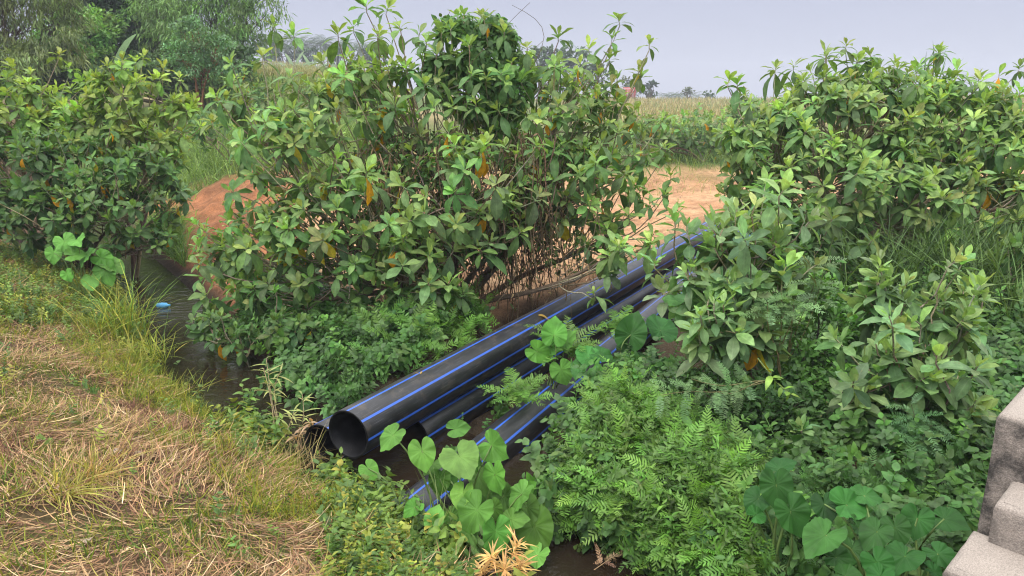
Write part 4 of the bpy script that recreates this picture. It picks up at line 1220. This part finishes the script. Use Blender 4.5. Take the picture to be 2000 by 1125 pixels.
# ------------------------------------------------------------------ odd plants
def leafy(name, label, cat, base, stems, leaf, col, tm, per, L, lw, stemcol, rad=.006, mat=None, droop=.3, part_leaf='foliage', part_stem='stem', axisup=.5, start=.3):
    """stems: end points (column, row, distance); leaves stand along each stem"""
    B0 = W(*base); B0[2] = max(B0[2], float(ground_z(B0[0], B0[1])))
    t = thing(name, label, cat, B0)
    f, b = MB(), MB()
    for e_ in stems:
        E_ = W(*e_)
        p = curve(B0, E_, 10, wob=.05)[0]
        tubes(b, p, np.linspace(rad, rad * .4, 10)[None], stemcol, 5)
        tt = np.sort(rng.uniform(start, 1, per)); tt[-1] = 1
        q = np.stack([np.interp(tt, np.linspace(0, 1, 10), p[:, k]) for k in range(3)], 1)
        axis_ = norm(p[-1] - p[-3])
        az = np.arange(per) * 2.4 + rng.normal(0, .3, per)
        ref = np.array([1.0, 0, 0]) if abs(axis_[0]) < .8 else np.array([0, 1.0, 0])
        a = norm(np.cross(axis_, ref)); c2 = np.cross(a, axis_)
        d = np.cos(az)[:, None] * a + np.sin(az)[:, None] * c2 + axis_ * axisup + np.array([0, 0, -.1])
        ln = L * rng.uniform(.75, 1.2, per)
        tms = tm if isinstance(tm, list) else [tm]
        for k, tq in enumerate(tms):
            sl = slice(k, None, len(tms))
            if len(q[sl]):
                scatter(f, tq, q[sl], d[sl], np.array([0, -.25, 1.0]), ln[sl], ln[sl] * lw, vary(col, len(q[sl]), .14, .05), rng.uniform(.1, droop * 2, len(q[sl])), .12)
    link(part_leaf, f.build(part_leaf, mat or M_small, B0), t)
    link(part_stem, b.build(part_stem, M_bark, B0), t)
    return t


FE = np.array([.15, .26, .10])
leafy('feathery_sapling', 'slender upright feathery sapling with a bare stem beside the grey-green shrub', 'sapling', (1525, 735, 6.9), [(1525, 565, 6.9), (1500, 590, 6.8), (1550, 590, 6.9)], None, FE, T_mimosa, 12, .24, .42, (.2, .15, .07), start=.75)
leafy('feathery_sapling', 'feathery grey-green branch arching out level above the bright ferns', 'sapling', (1500, 745, 6.5), [(1290, 772, 6.3), (1350, 740, 6.4), (1400, 765, 6.4)], None, FE * 1.05, T_mimosa, 16, .22, .42, (.2, .18, .08), start=.3)
leafy('feathery_sapling', 'bluish feathery sapling low in front of the shrub nearest the concrete', 'sapling', (1790, 930, 6.1), [(1780, 790, 6.1), (1805, 850, 6.0), (1760, 850, 6.1), (1820, 830, 6.1)], None, FE * np.array([.75, .9, .95]), T_mimosa, 12, .22, .42, (.14, .13, .07), start=.6)
leafy('feathery_sapling', 'feathery sapling mixed into the upper right side of the grey-green shrub', 'sapling', (1540, 700, 7.5), [(1590, 490, 7.6), (1570, 530, 7.5), (1610, 520, 7.6), (1550, 560, 7.5)], None, FE, T_mimosa, 12, .24, .42, (.2, .18, .08), start=.65)
leafy('orange_sapling', 'sapling with orange and yellow pointed leaves at the foot of the taro', 'sapling', (985, 1180, 4.75), [(958, 1085, 4.75), (1012, 1060, 4.75), (985, 1110, 4.7), (1020, 1100, 4.7), (940, 1110, 4.75)], None, np.array([.62, .40, .15]), T_lance, 24, .14, .10, (.42, .24, .1), start=.78, mat=M_small, axisup=.9)
leafy('dry_weed', 'pale bare weed stalks with a few narrow leaves beside the stream', 'weed', (560, 900, 7.3), [(520, 700, 7.5), (515, 720, 7.5), (548, 725, 7.5), (590, 770, 7.3), (575, 800, 7.3)], None, np.array([.33, .36, .12]), T_lance, 14, .16, .12, (.46, .36, .22), rad=.009, start=.55)
leafy('dry_weed', 'tan withered weed with curled leaves by the lower pipe mouth', 'weed', (590, 880, 7.2), [(604, 818, 7.3), (585, 835, 7.3), (572, 850, 7.2)], None, np.array([.5, .33, .2]), T_lance, 9, .11, .25, (.46, .33, .2), rad=.006, start=.6, droop=.8)
leafy('dry_weed', 'brown withered fern stalk leaning over the water near the taro', 'weed', (1130, 1135, 5.3), [(1210, 1078, 5.4), (1180, 1100, 5.4)], None, np.array([.38, .24, .14]), [T_fern[0]], 6, .14, .4, (.42, .3, .17), rad=.005, start=.4, droop=.9)
leafy('leafy_shoot', 'bright green shoot with paired leaves arching over dark ferns below the low whorl', 'shoot', (1575, 850, 6.2), [(1690, 905, 6.0)], None, np.array([.17, .31, .07]), T_ovate, 18, .10, .42, (.2, .25, .08), start=.25)
leafy('leafy_shoot', 'bright green hanging shoot right of the feathery branch', 'shoot', (1480, 700, 6.6), [(1545, 770, 6.3)], None, np.array([.22, .38, .06]), T_ovate, 12, .12, .42, (.2, .25, .08), start=.2)
leafy('leafy_weed', 'small upright green weed at the water edge beside the straw', 'weed', (480, 810, 8.5), [(472, 745, 8.5), (490, 760, 8.5)], None, np.array([.14, .25, .05]), T_ovate, 12, .11, .42, (.2, .25, .08), start=.2)

leaf_tree('small_leaved_bush', 'bright small leaved bush filling the gap between the two grey-green shrubs', (3.3, 8.0), [(1600, 590, 8.0, 60, 45), (1570, 680, 7.6, 70, 50), (1640, 640, 7.8, 55, 40), (1610, 740, 7.3, 70, 40)], 0, .085, np.array([.10, .22, .045]), T_ovate2, .5, .16, 26, cat='bush', dens=16, rad=.015, shell=(.5, 1.1))
leaf_tree('small_leaved_bush', 'dark small leaved bush below the feathery branch above the ferns', (2.3, 6.9), [(1450, 800, 6.7, 70, 40), (1380, 760, 6.8, 50, 35), (1530, 800, 6.6, 55, 40)], 0, .075, np.array([.055, .125, .032]), T_ovate2, .5, .15, 24, cat='bush', dens=18, rad=.012, shell=(.5, 1.1))
broad_shrub('broadleaf_shrub', 'shaded shrub at the far right edge between dome tree and concrete', (5.9, 9.0), [(1990, 520, 9.3, 60, 60), (1960, 620, 8.8, 50, 40), (2040, 600, 9, 60, 70)], dens=6, L=.27, K=12, cols=DRK, rad=.03)
broad_shrub('broadleaf_shrub', 'shaded shrub under the left side of the dome tree behind the grey-green shrub', (4.2, 10.6), [(1560, 480, 10.5, 70, 60), (1500, 450, 10.8, 50, 50), (1620, 520, 10.2, 60, 40)], dens=6, L=.27, K=12, cols=DRK, rad=.03)

# climber over the top of the tangled shrub
vb = W(925, 330, 12.0)
vt = thing('climbing_vine', 'small leaved dark green climber smothering the crown of the tangled shrub', 'climbing vine', vb)
P, D, I, cs, rs = lobe_points([(905, 95, 12.0, 45, 55), (950, 120, 12.0, 50, 60), (925, 180, 11.9, 60, 55), (880, 60, 12.0, 30, 30), (965, 60, 12, 22, 35), (1000, 200, 11.9, 45, 45), (860, 150, 12, 40, 40), (985, 100, 12, 30, 50)], 420, shell=(.55, 1.15))
k_ = fbm(P[:, 0] * 3.2, P[:, 2] * 3.2 + 3, 3) > .44; P, D = P[k_], D[k_]
f = MB()
d = D * .4 + rng.normal(0, .4, P.shape) + np.array([0, -.2, -.7])
scatter(f, T_ovate2, P, d, D + np.array([0, -.2, .5]) + rng.normal(0, .3, P.shape), rng.uniform(.06, .13, len(P)), rng.uniform(.045, .085, len(P)), vary((.10, .205, .055), len(P), .25, .08), rng.uniform(.1, .4, len(P)), .15)
link('foliage', f.build('foliage', M_small, vb), vt)
b = MB()
ends = np.array([W(u, v, 12.0) for u, v in ((965, 20), (1000, 10), (1035, 5), (880, 20), (1060, 80), (1010, 60), (850, 30), (905, 200), (1165, 120))])
tubes(b, curve(np.tile(vb, (len(ends), 1)), ends, 14, wob=.14, lift=.05), np.linspace(.008, .003, 14)[None], (.15, .12, .07), 5)
link('stem', b.build('stem', M_bark, vb), vt)

# dead vines hanging in the shrub's heart
vb = W(900, 590, 11.2)
vt = thing('hanging_vines', 'curtain of dead brown vines hanging round the trunks of the tangled shrub', 'vines', vb)
b, f = MB(), MB()
n = 430
u0 = np.concatenate([rng.normal(1030, 55, n // 2), rng.normal(830, 90, n - n // 2)]); v0 = rng.uniform(250, 460, n); y0 = rng.uniform(10.6, 12.2, n)
top = np.array([W(*q) for q in zip(u0, v0, y0)])
bot = top + rng.normal(0, .22, (n, 3)); bot[:, 2] = np.maximum(ground_z(bot[:, 0], bot[:, 1]), top[:, 2] - rng.uniform(.5, 2.0, n))
tubes(b, curve(top, bot, 9, wob=.06), rng.uniform(.003, .009, (n, 1)), vary((.17, .115, .07), n, .3, .06), 4)
hp = curve(top, bot, 9, wob=.08).reshape(-1, 3)
hp = hp[rng.random(len(hp)) < .8]
scatter(f, T_lance, hp, rng.normal(0, .6, hp.shape) + np.array([0, 0, -.5]), rng.normal(size=hp.shape), rng.uniform(.05, .13, len(hp)), rng.uniform(.015, .035, len(hp)), np.array([[.2, .13, .075], [.10, .14, .045], [.28, .2, .1]])[rng.integers(0, 3, len(hp))] * np.exp(rng.normal(0, .2, (len(hp), 1))), .3)
gq = np.stack([rng.normal(900, 150, 17000), rng.normal(400, 85, 17000), rng.uniform(10.9, 12.5, 17000)], 1)
gq = gq[(np.abs(gq[:, 0] - 900) < 240) & (np.abs(gq[:, 1] - 400) < 140)]
gp = np.array([W(*q) for q in gq]); gp = gp[fbm(gp[:, 0] * 2.2, gp[:, 2] * 2.2 + 5, 3) > .47]
scatter(f, T_ovate2, gp, rng.normal(0, .6, gp.shape) + np.array([0, 0, -.4]), rng.normal(0, .5, gp.shape) + np.array([0, -.3, .7]), rng.uniform(.05, .12, len(gp)), rng.uniform(.03, .07, len(gp)), np.array([[.07, .15, .04], [.12, .17, .05], [.2, .15, .08]])[rng.choice(3, len(gp), p=[.55, .3, .15])] * np.exp(rng.normal(0, .2, (len(gp), 1))), .3)
tk = np.array([[W(1035, 600, 11.3), W(1045, 470, 11.4), W(1062, 330, 11.6), W(1085, 240, 11.8)], [W(890, 600, 11.2), W(915, 480, 11.3), W(935, 380, 11.5), W(960, 280, 11.8)], [W(1000, 600, 11.4), W(1010, 450, 11.5), W(1000, 350, 11.6), W(960, 260, 11.8)]])
link('stem', b.build('stem', M_bark, vb), vt)
link('foliage', f.build('foliage', M_straw, vb), vt)

# floating litter and dead leaves
lb = W(320, 612, 13.2); lb[2] = .02
m = MB()
prof = [(0, .012), (.03, .045), (.10, .05), (.18, .048), (.21, .02), (.25, .014), (.255, .002)]
pts = np.array([lb + np.array([x - .12, .02 * x, .015]) for x, r in prof])
tubes(m, pts, np.array([[r for x, r in prof]]), (.10, .36, .62), 14)
tag(link('plastic_bottle', m.build('plastic_bottle', M_taro, lb), loc=lb), 'light blue plastic litter floating on the brown water at the bend', 'litter')
m = MB()
scatter(m, T_ovate, np.zeros((1, 3)), (1, .2, .1), (0, 0, 1), .13, .075, (.34, .27, .2), .5, .35)
lm = m.build('dead_leaf', M_straw)
for i, (u, v, y) in enumerate([(205, 790, 5.9), (245, 785, 6.0), (100, 880, 5.0), (335, 740, 6.6), (405, 778, 7.5), (152, 948, 4.3), (370, 1015, 4.1)]):
    b_ = W(u, v, y); b_[2] = float(ground_z(b_[0], b_[1])) + .03
    o = link('dead_leaf', lm, loc=b_); o.rotation_euler = (rng.normal(0, .2), rng.normal(0, .2), rng.uniform(0, 6.28))
    tag(o, 'curled grey-brown dead leaf lying on the mown straw', 'dead leaf', 'dead leaves scattered on the straw')

m = MB()
scatter(m, T_ovate, np.zeros((1, 3)), (1, .2, .1), (0, 0, 1), .17, .085, (.50, .33, .08), .5, .3)
lm = m.build('fallen_leaf', M_leaf)
for t_, dl in ((6.3, .03), (8.1, -.05), (9.0, .08), (11.6, 0.02), (13.2, -.06)):
    o = link('fallen_leaf', lm, loc=LT(-4.62 + dl, t_, .50 + .25 - abs(dl) * .15)); o.rotation_euler = (0, 0, rng.uniform(0, 6.28))
    tag(o, 'fallen yellow-brown leaf lying on top of the topmost pipe', 'fallen leaf', 'fallen leaves on the topmost pipe')

# ------------------------------------------------------------------ beyond the pad: scrub, crops, trees, houses
# cassava and scrub at the edge of the sand
broad_shrub('scrub_bush', 'bushy green crop plants in a clump behind the sand between shrub and dome tree', (8.2, 33), [(1290, 270, 33, 60, 38), (1340, 265, 34, 50, 40), (1250, 275, 32, 40, 35), (1400, 270, 33, 40, 35)], dens=2.6, L=.42, K=10, cols=(YOUNG * .8, MATURE * .95, OLD), tips=[(1300, 225, 33), (1270, 230, 33)], yellow=.02, rad=.05, cat='bush')
broad_shrub('scrub_bush', 'tall cassava bush standing up in front of the tan field', (9.0, 36), [(1365, 240, 36, 26, 32), (1350, 275, 36, 40, 30)], dens=3, L=.42, K=10, cols=(YOUNG * .8, MATURE, OLD), rad=.05, cat='bush')
broad_shrub('scrub_bush', 'green bush left of the dome tree at the field edge', (12.2, 40), [(1430, 245, 40, 35, 40), (1460, 230, 40, 40, 40)], dens=2.4, L=.45, K=10, rad=.05, cat='bush')
broad_shrub('scrub_bush', 'low dark bush on the grass left of the tangled shrub', (-8.7, 24), [(410, 255, 24, 45, 32), (370, 240, 25, 40, 30)], dens=3, L=.32, K=10, cols=DRK, rad=.03, cat='bush')
broad_shrub('scrub_bush', 'pale green scrub behind the twigs of the tangled shrub', (-7.0, 27), [(520, 250, 27, 60, 30), (600, 270, 27, 60, 35), (470, 230, 28, 40, 25)], dens=2.2, L=.36, K=10, cols=(YOUNG, MATURE * 1.1, OLD * 1.2), rad=.03, cat='bush')
broad_shrub('scrub_bush', 'leafy bush at the corn field edge beneath the feathery bamboo', (-12.3, 36), [(470, 165, 36, 40, 28), (430, 180, 36, 35, 20), (500, 190, 35, 35, 25)], dens=2.4, L=.4, K=10, cols=(YOUNG * .8, MATURE * .9, OLD), rad=.03, cat='bush')

mb = MB()
P = far_points(30000, lambda x, y, s: (x / y < -.16) & (x / y > -.45), (-80, -4), (38, 165), m=60)
P = P[rng.random(len(P)) < np.minimum(1, 45 / P[:, 1]) * .55][:5200]
Q = np.repeat(P, 7, 0)
blades(mb, Q + np.array([0, 0, 1.0]) * rng.uniform(0, 1.2, (len(Q), 1)), .6, 1.1, .06, .11, [[.13, .22, .055], [.17, .25, .07], [.24, .26, .09]], .55, curl=(.4, 1.1), tm=T_blade)
Q = np.repeat(P, 3, 0) + np.array([0, 0, 1.8])
blades(mb, Q, .3, .6, .03, .06, [[.36, .33, .17], [.28, .27, .12]], .3, curl=(0, .3), tm=T_blade)
tag(link('corn_crop', mb.build('corn_crop', M_grass)), 'tasselled corn crop covering the rising field', 'crop', kind='stuff')
mb = MB()
P = far_points(60000, lambda x, y, s: x / y > .06, (3, 90), (52, 165), m=60)
P = P[rng.random(len(P)) < np.minimum(1, 60 / P[:, 1])][:15000]
blades(mb, P, .4, .85, .05, .09, [[.42, .34, .16], [.34, .29, .13], [.22, .26, .10]], .25, curl=(0, .5), tm=T_blade)
tag(link('ripe_crop', mb.build('ripe_crop', M_straw)), 'ripe tan crop on the distant field', 'crop', kind='stuff')

# trees on the upper left
BAM = np.array([.20, .265, .085])
T_n = T_lance
leaf_tree('bamboo_clump', 'yellowish drooping bamboo on the far left behind the shrubs', (-24, 36), [(40, 30, 36, 90, 70), (90, 90, 36, 70, 60), (-40, 90, 36, 80, 80), (10, -40, 36, 110, 60), (120, 20, 37, 50, 60), (60, 130, 35, 60, 35)], 0, .34, BAM * .95, T_n, .16, .55, 42, hang=.8, cat='bamboo', dens=1.3, trunks=5, rad=.07, shell=(.35, 1.05))
leaf_tree('leafy_tree', 'dense bright green tree between the yellowish bamboo and the banana plant', (-22, 40), [(130, 70, 40, 60, 50), (170, 90, 40, 55, 40), (110, 110, 39, 60, 40), (195, 60, 41, 40, 40), (150, 130, 39, 60, 35)], 0, .30, np.array([.17, .33, .075]), T_ovate2, .45, .5, 46, cat='tree', dens=1.5)
leaf_tree('leafy_tree', 'dark tall tree behind the banana plant reaching out of view', (-25, 46), [(180, 0, 46, 90, 50), (280, 20, 46, 80, 60), (220, -60, 46, 120, 60), (250, 100, 46, 70, 50), (310, 90, 46, 60, 60)], 0, .32, np.array([.075, .15, .05]), T_ovate2, .45, .6, 46, cat='tree', dens=1.9)
leaf_tree('bamboo_clump', 'tall feathery bamboo with sky showing through its top', (-17, 42), [(350, 40, 42, 60, 60), (420, 20, 42, 70, 60), (480, 30, 42, 55, 55), (400, 90, 42, 80, 50), (460, 90, 42, 60, 50), (520, 15, 42, 35, 35), (430, -40, 42, 90, 40), (500, -30, 42, 60, 40), (370, 60, 43, 70, 50), (310, 40, 43, 60, 60), (440, 60, 43, 70, 50)], 0, .34, BAM * np.array([.85, 1.1, 1.0]), T_n, .16, .6, 40, hang=.7, cat='bamboo', dens=1.25, trunks=6, rad=.05, shell=(.3, 1.08))
leaf_tree('leafy_tree', 'small blue-green tree with thin reddish trunk before the feathery bamboo', (-14.4, 36), [(390, 75, 36, 45, 35), (420, 100, 36, 50, 32), (370, 110, 36, 40, 30), (400, 130, 36, 55, 25)], 0, .16, np.array([.14, .27, .115]), T_ovate2, .4, .42, 60, cat='tree', dens=2.2, rad=.06, bark=(.3, .14, .07))
leaf_tree('leafy_tree', 'dark shaded thicket at the foot of the feathery bamboo', (-15.5, 39), [(330, 140, 39, 70, 40), (460, 130, 39, 50, 35), (250, 150, 39, 70, 35), (400, 150, 40, 60, 30), (150, 160, 38, 90, 30), (40, 170, 37, 80, 30)], 0, .26, np.array([.075, .14, .045]), T_ovate2, .5, .5, 40, cat='thicket', dens=1.3)


def banana(name, label, base, y, leaves, col, group=None, trunk_h=2.2, cat='banana plant'):
    bx_, by_ = base
    B0 = np.array([bx_, by_, float(ground_z(bx_, by_)) - .05])
    t = thing(name, label, cat, B0, group)
    head = B0 + np.array([0, 0, trunk_h])
    b = MB(); tubes(b, curve(B0, head, 6, wob=.02), np.linspace(.16, .09, 6)[None], (.16, .19, .08), 8)
    link('trunk', b.build('trunk', M_bark, B0), t)
    for d, L in leaves:
        m = MB()
        scatter(m, T_banana, head[None], d, np.array([0, -.5, .9]), L, L * .15, vary(col, 1, .12, .04), .75, .25, .05)
        tubes(m, head + np.linspace(0, .35, 4)[:, None] * norm(np.array(d, float)) * L, np.full((1, 4), .03), (.3, .38, .15), 5)
        link('leaf', m.build('leaf', M_small, B0), t)
    return t


hz = lambda x, y: float(ground_z(x, y))
banana('banana_plant', 'banana plant with tall upright and drooping leaves between the bamboo stands', (-18.6, 37.0), 37, [((.05, 0, 1), 2.6), ((-.75, .1, .75), 2.8), ((-1, 0, .45), 2.6), ((.5, .1, .7), 2.4), ((-.9, -.2, .1), 2.2), ((.8, -.2, .3), 2.0)], np.array([.12, .23, .06]), trunk_h=1.6)
gl = (lambda u, v, y: W(u, v, y)[:2])
g1 = gl(610, 125, 120); g2 = gl(660, 128, 120); g3 = gl(575, 120, 122)
for (g, lab) in ((g1, 'wide banana clump in front of the far palms'), (g2, 'right hand banana clump under the far palm row'), (g3, 'half hidden banana clump nearest the bamboo, before the far palms')):
    banana('banana_plant', lab, g, 120, [((math.cos(a), -.2, .9 + .2 * math.sin(3 * a)), 3.4) for a in np.linspace(0, 6, 9)], np.array([.16, .26, .12]), trunk_h=.6)

# far palms and trees
def far_tree(label, u, v0, v1, y, halfpx, col, name='far_tree', cat='tree', group=None, leaf=.9, n=4):
    lb_ = [(u + rng.uniform(-.5, .5) * halfpx, v0 + (v1 - v0) * rng.uniform(.3, .65), y, halfpx * rng.uniform(.5, .7), (v1 - v0) * rng.uniform(.28, .4)) for _ in range(n)] + [(u, v0 + (v1 - v0) * .6, y, halfpx * .9, (v1 - v0) * .45), (u, v0 + (v1 - v0) * .3, y, halfpx * .5, (v1 - v0) * .3)]
    bx_, by_ = W(u, v1, y)[:2]
    return leaf_tree(name, label, (bx_, by_), lb_, 0, leaf, col, T_ovate2, .6, 1.0, 16, cat=cat, group=group, dens=.10, rad=.25, shell=(.4, 1.05))


def palm(label, u, vtop, y, group, first=None, crown=3.2, n=12, trunk_r=.16, col=(.075, .12, .055)):
    x = W(u, vtop, y)
    gz = hz(x[0], x[1])
    h = x[2] - gz - crown * .4
    B0 = np.array([x[0], x[1], gz - .1])
    t = thing('palm_tree', label, 'palm tree', B0, group)
    b = MB(); tubes(b, curve(B0, B0 + np.array([0, 0, h]), 6, wob=.02), np.linspace(trunk_r, trunk_r * .7, 6)[None], (.28, .26, .22), 6)
    link('trunk', b.build('trunk', M_bark, B0), t)
    f = MB(); hd = np.tile(B0 + np.array([0, 0, h]), (n, 1))
    az = np.arange(n) * 2.4
    d = np.stack([np.cos(az), np.sin(az), np.linspace(1.6, -.35, n)], 1)
    for k in range(2):
        sl = slice(k, None, 2)
        L = crown * rng.uniform(.8, 1.1, len(d[sl]))
        scatter(f, T_palm[k], hd[sl], d[sl], np.array([0, 0, 1.0]), L, L * .5, vary(col, len(d[sl]), .15, .05), rng.uniform(.4, .8, len(d[sl])), .1)
    link('crown', f.build('crown', M_small, B0), t)
    return t


PL = 'palms in a row on the far ridge'
palm('tall coconut palm with long fronds at the left end of the far palm row', 540, 62, 185, None, crown=6.0, n=18, trunk_r=.25)
for u, v in ((577, 68), (592, 72), (600, 75), (612, 78), (625, 72), (640, 82), (655, 80), (668, 76), (632, 68), (700, 80), (685, 84), (560, 78)):
    palm('slim palm in the hazy row on the far ridge left of the tangled shrub', u, v, 190, PL, crown=3.4)
GD = np.array([.055, .10, .045])
far_tree('round dark tree at the left end of the far ridge beside the bamboo', 520, 78, 118, 175, 28, GD)
far_tree('dark tree under the coconut palm on the far ridge', 560, 88, 118, 182, 34, GD * .9)
far_tree('low dark tree behind the banana clumps on the far ridge', 605, 94, 118, 185, 30, GD)
far_tree('hazy grove tree behind the slim palms', 660, 90, 122, 195, 34, GD * .9)
far_tree('hazy tree seen through the upper twigs of the tangled shrub', 730, 88, 130, 195, 40, GD)
far_tree('rounded far wood standing behind the climber covered crown', 1060, 92, 150, 150, 38, np.array([.07, .12, .05]))
far_tree('broad far wood right of the rounded one, behind the tall shoots', 1120, 96, 165, 150, 45, np.array([.07, .125, .05]))
far_tree('far scrubby tree at the right end of the broad wood', 1165, 115, 175, 150, 30, np.array([.07, .12, .05]))
far_tree('pale hazy tree right of the red roofed building', 1235, 162, 190, 190, 20, np.array([.09, .12, .06]))
far_tree('dark rounded bush trees standing in the tan field', 1268, 163, 192, 165, 24, np.array([.045, .085, .04]), leaf=.7)
far_tree('thin crowned tree among the distant palms right of the rounded bush', 1342, 174, 197, 190, 14, np.array([.10, .12, .07]), leaf=.7, n=2)
far_tree('small dark tree next to the dome tree on the skyline', 1378, 182, 203, 175, 14, np.array([.055, .10, .045]), leaf=.7, n=2)
far_tree('narrow tall far tree rising behind the red building', 1222, 150, 185, 200, 9, np.array([.08, .11, .06]), leaf=.8, n=2)
PR = 'palms in a row beyond the tan field'
for u in (1298, 1305, 1312, 1320, 1327, 1335, 1352, 1360):
    palm('tiny hazy palm in the row beyond the tan field', u, 178 + rng.uniform(0, 4), 230, PR, crown=3.0, n=9)

# the building far off
hb = W(1203, 186, 185); hb[2] = hz(hb[0], hb[1])
h = thing('farm_building', 'small white and red building at the edge of the distant tan field', 'building', hb)
def box(name, c, sx, sy, sz, col, parent, base):
    m = MB(); V = np.array([[x, y, z] for x in (-.5, .5) for y in (-.5, .5) for z in (0, 1)]) * np.array([sx, sy, sz]) + c
    m.add(V, [(0, 1, 3, 2), (4, 6, 7, 5), (0, 4, 5, 1), (2, 3, 7, 6), (0, 2, 6, 4), (1, 5, 7, 3)], col)
    return link(name, m.build(name, M_flat, base, smooth=False), parent)


M_flat = tint_mat("painted_wall", .8, 2, .12, 0)
box('wall', hb + np.array([-1.0, 0, 0]), 5.5, 5, 1.9, (.7, .7, .72), h, hb)
box('red_wall', hb + np.array([3.0, -.2, 0]), 2.4, 5.4, 2.6, (.45, .10, .09), h, hb)
m = MB()
V = np.array([[x, y, z] for x, z in ((-4.0, 1.9), (-4.0, 2.05), (-1.0, 3.5), (-1.0, 3.3), (1.8, 2.05), (1.8, 1.9)) for y in (-2.9, 2.9)]) + hb
m.add(V, [(0, 1, 3, 2), (2, 3, 5, 4), (4, 5, 9, 8), (8, 9, 11, 10), (10, 11, 7, 6), (6, 7, 1, 0), (0, 2, 4, 6), (6, 4, 8, 10), (1, 7, 5, 3), (7, 11, 9, 5)], (.62, .62, .65))
link('roof', m.build('roof', M_flat, hb, smooth=False), h)
for k in (-2.2, .2):
    box('window', hb + np.array([k, -2.52, .8]), .9, .04, .7, (.05, .05, .06), h, hb)
fb = W(1226, 189, 180); fb[2] = hz(fb[0], fb[1])
m = MB()
for dx in (-1.2, 0, 1.2):
    tubes(m, fb + np.array([[dx, 0, -.1], [dx, 0, 1.0], [dx, 0, 2.4]]), np.full((1, 3), .06), (.5, .52, .55), 6)
for zz in (1.2, 2.35):
    tubes(m, fb + np.array([[-1.2, 0, zz], [0, 0, zz], [1.2, 0, zz]]), np.full((1, 3), .05), (.5, .52, .55), 6)
tag(link('trellis_frame', m.build('trellis_frame', M_flat, fb), loc=fb), 'thin grey open frame standing right of the red building', 'frame')

# ------------------------------------------------------------------ the hazy air
hm, hn, hl = new_mat("haze")
ho = hn.new("ShaderNodeOutputMaterial"); hv = hn.new("ShaderNodeVolumePrincipled")
hv.inputs['Color'].default_value = (.80, .84, .95, 1); hv.inputs['Density'].default_value = .001; hv.inputs['Anisotropy'].default_value = 0.0
hl.new(hv.outputs[0], ho.inputs['Volume'])
m = MB(); V = np.array([[x, y, z] for x in (-440, 440) for y in (-50, 640) for z in (-2.0, 34)], float)
m.add(V, [(0, 1, 3, 2), (4, 6, 7, 5), (0, 4, 5, 1), (2, 3, 7, 6), (0, 2, 6, 4), (1, 5, 7, 3)], (1, 1, 1))
tag(link('haze', m.build('haze', hm, smooth=False)), 'thin humid haze over the whole landscape', 'haze', kind='stuff')
